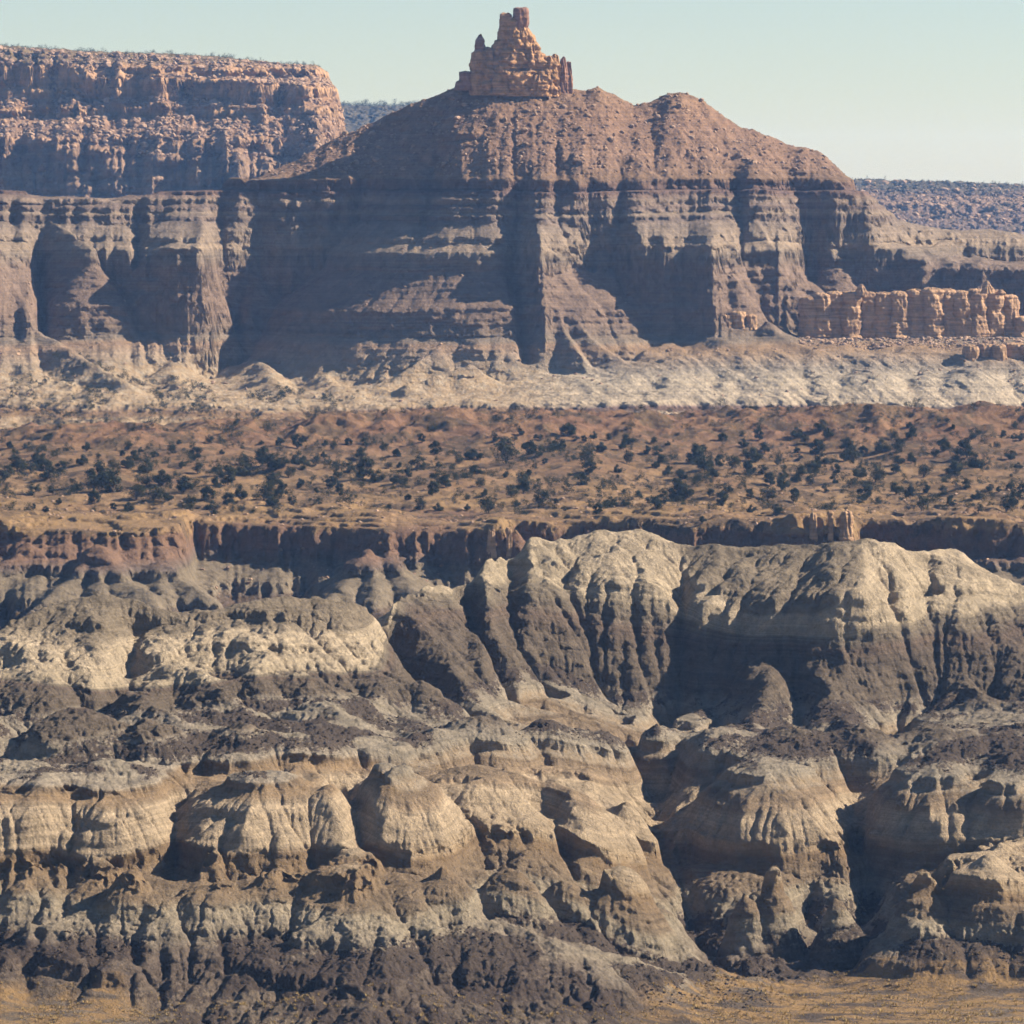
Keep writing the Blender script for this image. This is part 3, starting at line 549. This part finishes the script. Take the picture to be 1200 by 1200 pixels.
M_ledge = rock_mat('tan_sandstone', (.27, .17, .105), (.48, .31, .185), 2.0, .5)
M_boul = rock_mat('boulder_stone', (.20, .13, .095), (.40, .28, .2), 1.2, .3)
M_dark = rock_mat('dark_ironstone', (.034, .026, .020), (.085, .064, .048), .6, .2)

def tower(px, D, pyb, pyt, hw, depth, seed, prof=None, rough=.18, lean=0, bulge=0):
    """one weathered rock column: stacked rings with beds standing in and out and cracks down its sides"""
    sc = K * D; zb, zt = tz(pyb, D) + Z0, tz(pyt, D) + Z0; H = zt - zb; nt, nz = 56, max(12, int(H / .45))
    th = np.arange(nt) / nt * 2 * np.pi; t = np.linspace(0, 1, nz); rc, rs = math.cos(.3), math.sin(.3)
    T, TT = np.meshgrid(th, t); z = zb + TT * H
    pr = np.interp(t, *zip(*(prof or [(0, 1.1), (.5, 1), (.9, .85), (1, .7)])))[:, None]
    bed = perlin(z / 1.9, 0 * z + seed, 3) * .5 + np.sign(perlin(z / 3.4, 0 * z + seed * 1.7, 5)) * .25
    cr = ridged(np.cos(T) * 2.2 + seed, np.sin(T) * 2.2 + z * .06, 3, seed % 50)
    nn = fbm(np.cos(T) * 1.6 + z * .13, np.sin(T) * 1.6 - z * .11 + seed, 4, seed % 40)
    r = pr * (1 + rough * (1.1 * bed - .75 * np.maximum(cr, -.3) + .9 * nn))
    q = 3.2; se = (np.abs(np.cos(T)) ** q + np.abs(np.sin(T)) ** q) ** (-1 / q)
    x = np.cos(T) * se * r * hw * sc + lean * TT * sc; y = np.sin(T) * se * r * depth
    x, y = x * rc - y * rs, x * rs + y * rc
    V = np.stack([x + wx(px, D), y + D, z + (TT > .97) * .5 * nn], -1).reshape(-1, 3)
    cap = []
    for f_, up in ((.75, .03), (.4, .05), (.05, .05)):
        j = (nz - 1) * nt; top = V[j:j + nt]; c = top.mean(0)
        m = c + (top - c) * f_; m[:, 2] = c[2] + up * H + .8 * perlin(m[:, 0] / 1.3, m[:, 1] / 1.3, seed % 30); cap.append(m)
    V = np.concatenate([V] + cap); R_ = nz + 3
    i = np.arange(nt); F = [np.stack([a * nt + i, a * nt + (i + 1) % nt, (a + 1) * nt + (i + 1) % nt, (a + 1) * nt + i], 1) for a in range(R_ - 1)]
    return V.astype(np.float32), np.concatenate(F).astype(np.int32)
def local(part, loc): v, f = part; return v - np.array(loc, np.float32), f

# the rock spire on top of the butte
DS = 2735
loc = P3(605, 106, DS); sp = tag(empty('rock_spire', loc), 'tall jagged ochre sandstone spire crowning the reddish cone of the butte', 'rock spire')
def part(name, towers, mat): return make(name, *local(join(towers), loc), mat, sp)
part('rock_base', [tower(575,DS,112,68,19,10,1), tower(600,DS+2,114,58,24,12,2), tower(626,DS+1,114,64,20,11,3), tower(643,DS-1,114,68,12,8,4,rough=.2), tower(590,DS-6,112,78,15,6,5), tower(612,DS-7,113,84,22,5,6), tower(561,DS-2,112,62,11,7,7,rough=.12), tower(571,DS-1,112,58,10,7,9), tower(634,DS-6,113,88,14,5,8)], M_spire)
part('main_tower', [tower(588,DS,80,48,12,7,11), tower(606,DS,80,36,17,8,12), tower(621,DS,76,50,12,7,13,rough=.2), tower(602,DS-4,80,58,20,5,14), tower(593,DS,55,17,8.5,5,15,[(0,1.1),(.4,1),(.8,.85),(1,.75)]), tower(603,DS+1,55,23,13,6,16), tower(614,DS,55,33,10,6,17,[(0,1.2),(.6,1),(1,.6)]), tower(623,DS,62,42,7,5,18,[(0,1.2),(1,.5)])], M_spire)
part('balanced_rock', [tower(610.5,DS,34,10,9.4,4.6,21,[(0,.75),(.25,.95),(.7,1.0),(1,.92)],.08,lean=0)], M_cap)
part('pinnacle', [tower(562.5,DS-1,72,42,6.6,4,22,[(0,1.2),(.3,1),(.8,.85),(1,.35)],.12)], M_cap)
part('pinnacle', [tower(660,DS-1,112,69,5.5,4,23,[(0,1.1),(.5,1),(.8,.8),(1,.45)],.15), tower(666.5,DS,112,74,4,3.5,24,[(0,1),(.6,1),(.85,.7),(1,.6)],.15)], M_cap)
part('pinnacle', [tower(651,DS-1,112,66,6.5,5,25,[(0,1.1),(.5,1),(1,.6)],.16)], M_spire)
part('low_block', [tower(547,DS-1,106,85,8.5,5,26,[(0,1.05),(.8,1),(1,.92)],.07), tower(540,DS-2,106,95,6,4,27,rough=.1)], M_cap)

def ledge(name, label, D, items, mat, dy=6, seed=40):
    loc = P3(items[0][0], items[0][1], D); r = empty(name, loc); tag(r, label, 'rock ledge')
    body = [tower(x, D + (x - items[0][0]) * .09 + rnd.uniform(-2.5, 2.5), b, t, w, dy, seed + k, [(0,1.12),(.3,1),(.85,.98),(1,.88)], .12) for k, (x, b, t, w) in enumerate(items)]
    make('rock_wall', *local(join(body), loc), mat, r); return r, loc
r, lc = ledge('sandstone_ledge', 'long orange sandstone ledge with small knobs on the grey slope right of the butte', 2612, [(948,394,350,11),(962,394,346,12),(978,395,344,13),(996,395,344,13),(1016,395,344,12),(1034,395,345,13),(1052,395,344,13),(1072,395,342,14),(1092,395,340,14),(1110,395,341,12),(1126,395,343,12),(1144,394,341,13),(1164,394,342,13),(1182,394,348,12),(1198,394,372,14),(1220,394,376,16),(970,396,366,30),(1060,397,372,60),(1140,397,370,40)], M_ledge, 6, 40)
for k, (x, b, t, w) in enumerate([(1009,346,334,5),(1157,344,331,7),(1173,346,340,5)]): make('knob', *local(tower(x, 2611, b, t, w, 3.5, 70 + k, [(0,1.2),(.5,1),(1,.4)]), lc), M_ledge, r)
ledge('sandstone_ledge', 'short rust coloured ledge above the pale slope at the right edge', 2548, [(1138,424,406,9),(1154,424,404,9),(1170,425,405,9),(1188,425,403,12),(1208,425,404,14)], M_ledge, 5, 80)
ledge('sandstone_ledge', 'small rust coloured ledge at the foot of the butte buttress', 2602, [(850,386,370,8),(864,386,366,9),(878,386,369,8)], M_ledge, 5, 90)

def pillar(label, px, D, pyb, pyt, hw, seed, mat, knob=None):
    loc = P3(px, pyb, D); r = tag(empty('rock_pillar', loc), label, 'rock pillar')
    make('shaft', *local(tower(px, D, pyb + 4, pyt, hw, hw * K * D, seed, [(0,1.3),(.3,1),(.9,.85),(1,.7)], .14), loc), mat, r)
    if knob: make('capstone', *local(tower(px + knob[0], D, pyt + 2, pyt - knob[1], knob[2], knob[2] * K * D, seed + 1, [(0,.8),(.5,1),(1,.7)], .1), loc), mat, r)
pillar('narrow sunlit sandstone pillar at the left end of the fluted rim cliff', 953, 1598, 648, 603, 5, 101, M_ledge)
pillar('slim sandstone pillar standing in the middle of the fluted rim cliff', 973, 1597, 648, 602, 4, 103, M_ledge, (0, 3, 4))
pillar('broad square sandstone pillar closing the fluted rim cliff on its right', 992, 1597, 645, 601, 9, 105, M_ledge)
pillar('leaning reddish rock pillar in front of the shaded rim cliff above the pale crest', 597, 1601, 650, 624, 4, 107, M_ledge, (-1, 5, 4.5))
pillar('twin topped reddish rock pillar left of the leaning one', 576, 1601, 650, 622, 5, 109, M_ledge)

# ------------------------------------------------------------------ junipers
N = NT('juniper_foliage'); oi = N.n('ShaderNodeObjectInfo'); nn = N.noise(.9, N.pos(), 3)
c = N.ramp(N.math('ADD', N.math('MULTIPLY', nn, .6), N.math('MULTIPLY', oi.outputs['Random'], .4)), [(.2, (.018, .022, .011)), (.5, (.030, .034, .016)), (.8, (.056, .056, .027))]); N.l(c, N.b.inputs['Base Color']); M_leaf = N.m
N = NT('juniper_bark'); c = N.ramp(N.noise(6, N.pos(1, 1, .2), 4), [(.3, (.09, .065, .05)), (.7, (.17, .13, .10))]); N.l(c, N.b.inputs['Base Color']); M_bark = N.m
N = NT('sage_foliage'); c = N.ramp(N.noise(.5, N.pos(), 3), [(.35, (.085, .07, .048)), (.65, (.15, .125, .085))]); N.l(c, N.b.inputs['Base Color']); M_sage = N.m
def limb(a, b, r0, r1):
    a, b = np.array(a, float), np.array(b, float); d = b - a; d /= np.linalg.norm(d); u = np.cross(d, [.3, .9, .2]); u /= np.linalg.norm(u); w_ = np.cross(d, u)
    t = np.arange(6) / 6 * 2 * np.pi; ring = np.cos(t)[:, None] * u + np.sin(t)[:, None] * w_; m = (a + b) / 2 + u * .04
    V = np.concatenate([a + ring * r0, m + ring * (r0 + r1) / 2, b + ring * r1]); i = np.arange(6)
    F = np.concatenate([np.stack([k * 6 + i, k * 6 + (i + 1) % 6, k * 6 + 6 + (i + 1) % 6, k * 6 + 6 + i], 1) for k in range(2)]); return V.astype(np.float32), F.astype(np.int32)
def juniper(seed, nleaf=2600):
    """unit tree: about 1 wide; crown of leaf sprays gathered in uneven clumps, low to the ground"""
    r = np.random.default_rng(seed); hgt = r.uniform(.75, 1.05); nc = r.integers(9, 15); cl = []
    for k in range(nc):
        a = r.random() * 6.283; q = math.sqrt(r.random()) * .34; zz = r.uniform(.16, hgt * .8) * (1 - .35 * q)
        cl.append((q * math.cos(a), q * math.sin(a), zz, r.uniform(.13, .24)))
    cl.append((0, 0, hgt * .78, .17)); cl = np.array(cl)
    w_ = cl[:, 3] ** 2; c = cl[r.choice(len(cl), nleaf, p=w_ / w_.sum())]
    d = r.normal(size=(nleaf, 3)); d /= np.linalg.norm(d, axis=1)[:, None]; rad = c[:, 3] * (r.random(nleaf) ** .35) * r.uniform(.75, 1.2, nleaf)
    p = c[:, :3] + d * rad[:, None] * np.array([1, 1, .85]); p[:, 2] = np.maximum(p[:, 2], .03)
    s = r.uniform(.016, .036, nleaf)[:, None]; t1 = r.normal(size=(nleaf, 3)); t1 /= np.linalg.norm(t1, axis=1)[:, None]; t2 = np.cross(t1, d + .5 * r.normal(size=(nleaf, 3))); t2 /= np.linalg.norm(t2, axis=1)[:, None] + 1e-6
    V = np.stack([p - t1 * s, p + t2 * s * .8, p + t1 * s * 1.3, p - t2 * s * .7], 1).reshape(-1, 3).astype(np.float32); F = np.arange(nleaf * 4, dtype=np.int32).reshape(-1, 4)
    L_ = [limb((0, 0, -.12), (0, 0, .3), .05, .035)] + [limb((0, 0, .1 + .1 * r.random()), tuple(q[:3]), .028, .01) for q in cl[:6]]
    return (V, F), join(L_)
protos = [juniper(200 + k, 2600 if k % 3 else 1300) for k in range(8)]
pm = []
for (V, F), (V2, F2) in protos:
    a = make('crown', V, F, M_leaf, None, False); b = make('trunk', V2, F2, M_bark); pm.append((a.data, b.data)); bpy.data.objects.remove(a); bpy.data.objects.remove(b)
raw5 = [(35,430,25),(87,432,22),(145,440,30),(135,465,40),(50,460,35),(305,440,28),(290,485,45),(345,465,25),(455,430,40),(430,458,18),(475,470,35),(495,445,20),(545,460,25),(610,445,35),(630,418,20),(685,470,38),(735,412,30),(780,450,22),(920,420,15),(935,440,20),(980,420,28),(1045,425,35),(1143,425,25),(1170,435,25),(1138,463,25),(640,500,25),(695,515,40),(20,530,60),(60,500,60),(110,510,45),(150,500,55),(170,530,55),(215,510,40),(350,530,75),(400,498,40),(450,495,40),(515,505,50),(515,560,35),(570,548,60),(400,570,80),(330,575,50),(270,585,35),(112,588,50),(185,588,42),(208,627,18),(330,617,40),(480,605,40),(540,610,55),(590,610,40),(650,575,60),(665,635,40),(400,645,30),(452,645,35),(162,650,28),(118,645,22),(770,520,60),(800,550,55),(760,560,50),(730,600,55),(800,625,45),(745,658,40),(845,595,55),(850,485,40),(850,520,55),(880,500,40),(925,480,50),(960,500,50),(1000,490,50),(1050,480,50),(1070,500,40),(1110,490,30),(1015,530,35),(960,560,60),(990,595,55),(930,600,70),(955,625,50),(1055,567,35),(1030,630,32),(1113,585,25),(1165,562,50),(1190,585,30),(1120,625,25),(1185,525,30),(1190,505,30)]
raw6 = [(25,418,25),(80,415,30),(145,437,32),(195,458,30),(283,405,35),(330,450,35),(70,465,32),(30,515,40),(75,530,60),(130,540,50),(190,550,35),(205,500,28),(165,500,25),(235,525,40),(270,490,70),(340,540,60),(370,560,50),(320,590,45),(342,493,28),(460,460,60),(415,480,40),(490,468,30),(470,515,40),(488,560,50),(583,470,75),(573,415,25),(632,382,28),(610,405,20),(665,440,60),(700,450,40),(715,485,25),(760,425,42),(798,380,45),(825,405,25),(855,410,20),(888,393,32),(940,402,30),(915,440,35),(1005,410,45),(992,435,28),(1100,412,25),(1148,420,22),(1075,450,25),(1110,450,35),(1120,480,40),(1105,500,25),(1005,475,50),(860,480,55),(875,515,35),(845,553,45),(970,515,25),(970,538,15),(658,525,28),(578,533,25),(635,560,45),(600,595,50),(640,585,40),(280,640,50),(340,645,40),(440,615,22),(505,603,22),(518,650,50),(617,635,22),(698,630,50),(443,650,18),(755,625,20),(783,650,20),(945,625,45),(995,630,35),(993,593,25),(1043,600,25),(1078,620,25),(1110,635,40),(1175,605,50),(1130,600,30),(900,660,28),(700,405,20),(685,400,15),(545,403,25),(1150,525,40),(1190,530,40),(0,600,20),(235,610,28),(168,648,20),(215,560,30)]
raw7 = [(487,605,40),(510,635,35),(400,625,35),(430,655,25),(798,598,25),(735,638,35),(808,635,35),(645,615,18),(930,585,18),(950,605,20),(1030,625,50),(1170,605,25),(1165,635,25),(1125,630,20),(1190,645,20),(140,640,35),(215,660,35),(210,630,20),(270,640,30),(287,683,40),(75,680,40),(215,695,25),(45,710,60),(75,740,50),(130,728,45),(175,735,45),(250,712,45),(235,750,50),(285,755,45),(332,730,25),(400,685,30),(410,710,40),(470,690,40),(490,720,45),(490,685,30),(578,680,40),(635,688,32),(600,715,50),(575,712,35),(700,672,60),(760,675,60),(760,720,40),(803,720,38),(750,755,30),(920,670,50),(885,700,35),(965,700,60),(1000,695,50),(1030,730,55),(1155,705,40),(1105,670,22),(1180,740,22),(848,765,50),(955,755,55),(1155,775,12),(622,765,42),(680,782,60),(540,755,45),(530,790,35),(420,765,40),(450,795,45),(400,790,30),(395,830,40),(460,750,45),(350,815,40),(310,795,40),(300,845,55),(240,845,30),(150,830,60),(140,865,45),(95,840,35),(10,840,50),(50,790,35),(105,770,40),(0,775,30),(355,770,30),(500,822,30),(390,860,30),(750,825,38),(800,843,40),(858,825,30),(913,828,40),(995,808,38),(1035,845,32),(1080,820,28),(1110,825,20),(1150,812,28),(1165,860,50),(1140,885,55),(1190,830,25),(840,885,40),(240,893,32),(332,898,38),(945,870,30),(640,850,45),(70,932,30),(1040,895,35),(655,815,20),(360,745,20)]
spots = [(x / 3, 380 + y / 3, w_ / 3) for x, y, w_ in raw5] + [(400 + x / 3, 380 + y / 3, w_ / 3) for x, y, w_ in raw6] + [(800 + x / 3, 300 + y / 3, w_ / 3) for x, y, w_ in raw7]
trees = []
for px, py, w_ in spots:
    D = B_.ray(px, py + w_ * .28, 1600)
    if D: trees.append((px, D, w_ * K * D * 1.3 * (.8 + .5 * rnd.random()), float(B_.at(px, D)), py))
trees.sort(key=lambda t: -t[2] / t[1])
sizes = lambda m: 'large' if m > 6.6 else 'medium sized' if m > 4.5 else 'small'
used = {}
def place_text(px, py):
    row = 'back rows' if py < 520 else 'upper middle rows' if py < 545 else 'lower middle rows' if py < 570 else 'rows near rim'
    col = 'far left' if px < 170 else 'left' if px < 400 else 'centre left' if px < 600 else 'centre right' if px < 800 else 'right' if px < 1030 else 'far right'
    return row, col
cells = {}
for t in trees[:290]: cells.setdefault(place_text(t[0], t[4]), []).append(t)
ords = ['', 'second ', 'third ', 'fourth ', 'fifth ', 'sixth ', 'seventh ', 'eighth ', 'ninth ', 'tenth ', 'eleventh ', 'twelfth ', 'thirteenth ', 'fourteenth ', 'fifteenth ', 'sixteenth ', 'seventeenth ', 'eighteenth ', 'nineteenth ', 'twentieth ', 'twenty-first ', 'twenty-second ', 'twenty-third ', 'twenty-fourth ', 'twenty-fifth ']
k = 0
for (row, colm), ts in cells.items():
    ts.sort(key=lambda t: t[0])
    for j, t in enumerate(ts):
        px, D, w_, z, py = t
        pos_ = ('leftmost' if j == 0 else 'rightmost' if j == len(ts) - 1 else ords[j] + 'from left') if len(ts) > 1 else 'only one'
        r = empty('juniper_tree', (wx(px, D), D, z + Z0 - .05 * w_)); ma, mb = pm[k % 8]; k += 1
        r.rotation_euler = (0, 0, rnd.random() * 6.28); r.scale = (w_, w_, w_ * rnd.uniform(.8, 1.05))
        tag(r, '%s dark juniper, %s, %s, %s part of bench' % (sizes(w_), pos_, row, colm), 'tree', 'junipers scattered over the bench')
        for nm, m_ in (('crown', ma), ('trunk', mb)): c_ = bpy.data.objects.new(nm, m_); C.objects.link(c_); c_.parent = r
low_j = [juniper(300 + q, 420)[0] for q in range(6)]
P_, S_ = [], []
for px, D, w_, z, py in trees[290:]: P_.append((wx(px, D), D, z + Z0 - .05 * w_)); S_.append(w_)
def scat(S, n, px0, px1, D0, D1, cond, s0, s1, seed, P_, S_, dens=None, lift=0.0):
    r = np.random.default_rng(seed); px = r.uniform(px0, px1, n); D = D0 * (D1 / D0) ** r.random(n); z = S.at(px, D)
    ok = cond(px, D, z); px, D, z = px[ok], D[ok], z[ok]; sz = s0 * (s1 / s0) ** (r.random(len(px)) ** 1.6)
    P_ += list(zip(wx(px, D), D, z + Z0 + lift * sz)); S_ += list(sz)
def slope_at(S, px, D): return np.abs(S.at(px, D + 1.5) - S.at(px, D - 1.5)) / 3
scat(B_, 6500, -180, 1380, 1660, 2070, lambda p, D, z: (z > -117) & (perlin(p / 60, D / 50, 8) + perlin(p / 25, D / 20, 9) > .05), 1.3, 5.6, 25, P_, S_)
# sparse junipers at the butte's foot on the left, blue with distance
scat(U_, 1100, -160, 420, 2385, 2560, lambda p, D, z: (slope_at(U_, p, D) < .8) & (perlin(p / 60, D / 50, 3) > -.15 + (p > 280) * .3), 2, 6, 5, P_, S_)
o = scatter('small_junipers', low_j, P_, S_, M_leaf); o['label'] = 'smaller dark junipers filling gaps on the bench and the slope foot left of the butte'; o['category'] = 'trees'
P_, S_ = [], []
scat(B_, 9000, -180, 1380, 1625, 2080, lambda p, D, z: (z > -118) & (perlin(p / 70, D / 60, 8) + perlin(p / 25, D / 20, 9) > -.25), .5, 1.9, 6, P_, S_, lift=0)
scat(U_, 1500, -180, 1380, 2400, 2760, lambda p, D, z: (slope_at(U_, p, D) < .5) & ((z > -1) | (z < -90)) & (perlin(p / 50, D / 30, 18) > .05), .8, 2.0, 7, P_, S_)
scat(N_, 3600, -180, 1380, 905, 990, lambda p, D, z: (D < np.interp(p, N_.px, N_.rowD[1])) & (slope_at(N_, p, D) < .4) & (perlin(p / 40, D / 8, 71) > -.1), .3, 1.3, 8, P_, S_)
sg = [juniper(320 + q, 110)[0] for q in range(6)]
o = scatter('sagebrush', sg, P_, S_, M_sage); o['label'] = 'low grey brown sagebrush and saltbush dotted over the bench'; o['category'] = 'shrubs'
P_, S_ = [], []
scat(L_, 1500, -200, 410, 4060, 4460, lambda p, D, z: (z > 80) & (perlin(p / 30, D / 90, 61) > -.1), 2.5, 6, 9, P_, S_)
scat(R_, 1500, 960, 1410, 5200, 5780, lambda p, D, z: z > -60, 2.5, 7, 10, P_, S_)
scat(F_, 300, 350, 500, 6350, 6650, lambda p, D, z: z > 50, 6, 14, 11, P_, S_)
o = scatter('mesa_woodland', [juniper(340 + q, 200)[0] for q in range(4)], P_, S_, M_leaf); o['label'] = 'thin dark woodland along the tops of the far mesas'; o['category'] = 'woodland'

# ------------------------------------------------------------------ boulders
bp_ = [boulder(2, 400 + k) for k in range(6)]; bm_ = []
for v, f in bp_: a = make('boulder', v, f, M_boul, None, False); bm_.append(a.data); bpy.data.objects.remove(a)
r = np.random.default_rng(77); got = []
while len(got) < 90:
    px, py = r.uniform(400, 960), r.uniform(110, 206); D = U_.ray(px, py)
    if D is None or D < 2640 or U_.at(px, D) < 2 or D > 2790: continue
    got.append((px, py, D, 1.1 + 1.7 * r.random() ** 2))
cells = {}
for g in got:
    row = 'high on the cone' if g[1] < 140 else 'halfway down the cone' if g[1] < 175 else 'just above the cliff'
    colm = 'left flank' if g[0] < 520 else 'below the spire' if g[0] < 680 else 'right of the spire' if g[0] < 820 else 'far right flank'
    cells.setdefault((row, colm), []).append(g)
for (row, colm), gs in cells.items():
    gs.sort()
    for j, (px, py, D, sz) in enumerate(gs):
        o = bpy.data.objects.new('boulder', bm_[int(px * 7) % 6]); C.objects.link(o)
        o.location = (wx(px, D), D, float(U_.at(px, D)) + Z0 + .15 * sz); o.scale = (sz, sz, sz); o.rotation_euler = (r.uniform(-.4, .4), r.uniform(-.4, .4), r.uniform(0, 6.3))
        pos_ = ('leftmost' if j == 0 else 'rightmost' if j == len(gs) - 1 else ords[j] + 'from left') if len(gs) > 1 else 'only large one'
        tag(o, 'angular tan boulder, %s, %s, %s' % (pos_, colm, row), 'boulder', 'boulders on the red cone of the butte')
P_, S_ = [], []; lo_b = [boulder(1, 420 + k) for k in range(6)]
scat(U_, 5200, 300, 1010, 2640, 2790, lambda p, D, z: (z > 0), .35, 1.5, 12, P_, S_, lift=.1)
scat(U_, 1800, -150, 1380, 2470, 2640, lambda p, D, z: (slope_at(U_, p, D) < .8) & (perlin(p / 30, D / 30, 44) > .1), .4, 1.5, 13, P_, S_, lift=.1)
scat(L_, 7000, -200, 410, 3840, 4100, lambda p, D, z: (z > 15) & (slope_at(L_, p, D) < 1.4), .9, 4.2, 14, P_, S_, lift=.1)
scat(R_, 1500, 960, 1410, 5000, 5560, lambda p, D, z: (z > -60), 1, 6, 15, P_, S_, lift=.1)
scat(U_, 900, 935, 1240, 2575, 2612, lambda p, D, z: z > -99, .5, 2.0, 19, P_, S_, lift=.1)
scat(B_, 2500, -180, 1380, 1590, 1760, lambda p, D, z: (perlin(p / 20, D / 20, 46) > .0), .25, 1.1, 16, P_, S_, lift=.1)
o = scatter('scattered_rocks', lo_b, P_, S_, M_boul); o['label'] = 'small tan rocks strewn over the red cone and the mesa slopes'; o['category'] = 'rocks'
P_, S_ = [], []
dip_at = lambda p, D: 2.6 * fbm(wx(p, D) / 48, D / 70, 3, 31) - 7 * smooth(600, 800, p)
scat(N_, 260000, -180, 1380, 930, 1190, lambda p, D, z: (((np.abs(z - dip_at(p, D) + 121) < 2.2) | (np.abs(z - dip_at(p, D) + 149.5) < 3)) & (slope_at(N_, p, D) < 1.3) & (fbm(wx(p, D) / 20, D / 20, 3, 51) > -.1) & (rng.random(len(p)) < .22)), .09, .5, 17, P_, S_, lift=.1)
print('dark rocks', len(P_))
o = scatter('dark_rock_debris', lo_b, P_, S_, M_dark); o['label'] = 'small dark ironstone fragments littering the shelves of the grey badlands'; o['category'] = 'rocks'
# dry grass tufts on the valley floor in front
def tuft(seed, n=26):
    r = np.random.default_rng(seed); a = r.random(n) * 6.28; q = r.random(n) * .4; b = np.stack([q * np.cos(a), q * np.sin(a), 0 * a], 1)
    tip = b * 2.2 + np.stack([0 * a, 0 * a, r.uniform(.5, 1, n)], 1); s_ = np.stack([-np.sin(a), np.cos(a), 0 * a], 1) * .05
    return np.stack([b - s_, b + s_, tip], 1).reshape(-1, 3).astype(np.float32), np.arange(n * 3, dtype=np.int32).reshape(-1, 3)
N = NT('dry_grass'); c = N.ramp(N.noise(.3, N.pos(), 3), [(.3, (.30, .21, .09)), (.7, (.46, .34, .16))]); N.l(c, N.b.inputs['Base Color'])
P_, S_ = [], []
scat(N_, 14000, -180, 1380, 905, 985, lambda p, D, z: (D < np.interp(p, N_.px, N_.rowD[1]) + 4) & (slope_at(N_, p, D) < .5) & (fbm(wx(p, D) / 9, D / 5, 2, 58) > -.1), .3, .9, 18, P_, S_)
if P_: o = scatter('dry_grass', [tuft(500 + k) for k in range(5)], P_, S_, N.m); o['label'] = 'yellow dry grass tufts on the valley floor'; o['category'] = 'grass'
print('things', round(time.time() - T0, 1))

# ================================================================== HAZE
bm = bmesh.new(); bmesh.ops.create_cube(bm, size=1); me = bpy.data.meshes.new('haze'); bm.to_mesh(me); bm.free()
hz = bpy.data.objects.new('haze', me); C.objects.link(hz); hz.scale = (18600, 18600, 308); hz.location = (0, 6000, Z0 - 182 + 308 / 2); hz['kind'] = 'stuff'
m = bpy.data.materials.new('haze_air'); m.use_nodes = True; m.node_tree.nodes.clear()
ou = m.node_tree.nodes.new('ShaderNodeOutputMaterial'); pv = m.node_tree.nodes.new('ShaderNodeVolumePrincipled'); m.node_tree.links.new(pv.outputs[0], ou.inputs['Volume'])
pv.inputs['Color'].default_value = (.24, .47, 1, 1); pv.inputs['Absorption Color'].default_value = (1, 1, 1, 1); pv.inputs['Density'].default_value = 4.6e-5; pv.inputs['Anisotropy'].default_value = .2
me.materials.append(m)

# ================================================================== SKY, SUN, CAMERA
sun_dir = (.80, .11, .52)
L = math.sqrt(sum(v * v for v in sun_dir)); sun_dir = tuple(v / L for v in sun_dir)
w = bpy.data.worlds.new('World'); bpy.context.scene.world = w; w.use_nodes = True
nt = w.node_tree; bg = nt.nodes['Background']; sk = nt.nodes.new('ShaderNodeTexSky'); sk.sky_type = 'NISHITA'; sk.sun_disc = False
sk.sun_elevation = math.asin(sun_dir[2]); sk.sun_rotation = math.atan2(sun_dir[0], sun_dir[1])
sk.altitude = 1900; sk.air_density = 1.0; sk.dust_density = .9; sk.ozone_density = 2.0
nt.links.new(sk.outputs[0], bg.inputs[0]); bg.inputs[1].default_value = .05
ld = bpy.data.lights.new('sun', 'SUN'); ld.energy = 5.0; ld.angle = math.radians(.53); ld.color = (1, .885, .73)
lo = bpy.data.objects.new('sun', ld); C.objects.link(lo)
from mathutils import Vector
lo.rotation_euler = Vector(sun_dir).to_track_quat('Z', 'Y').to_euler(); lo.location = (300, 1000, 900)
cam = bpy.data.cameras.new('camera'); co = bpy.data.objects.new('camera', cam); C.objects.link(co)
co.location = (0, 0, Z0); co.rotation_euler = (math.pi / 2, 0, 0)
cam.sensor_width = 36; cam.lens = 36 / (1200 * K); cam.shift_y = -(600 - HY) / 1200
cam.clip_start = 1; cam.clip_end = 200000
bpy.context.scene.camera = co
sc = bpy.context.scene
sc.cycles.max_bounces = 4; sc.cycles.diffuse_bounces = 2; sc.cycles.use_denoising = True; sc.cycles.denoising_prefilter = 'FAST'
sc.view_settings.view_transform = 'Standard'; sc.view_settings.look = 'None'; sc.view_settings.gamma = 1; sc.view_settings.exposure = 1.22
print('script', round(time.time() - T0, 1))
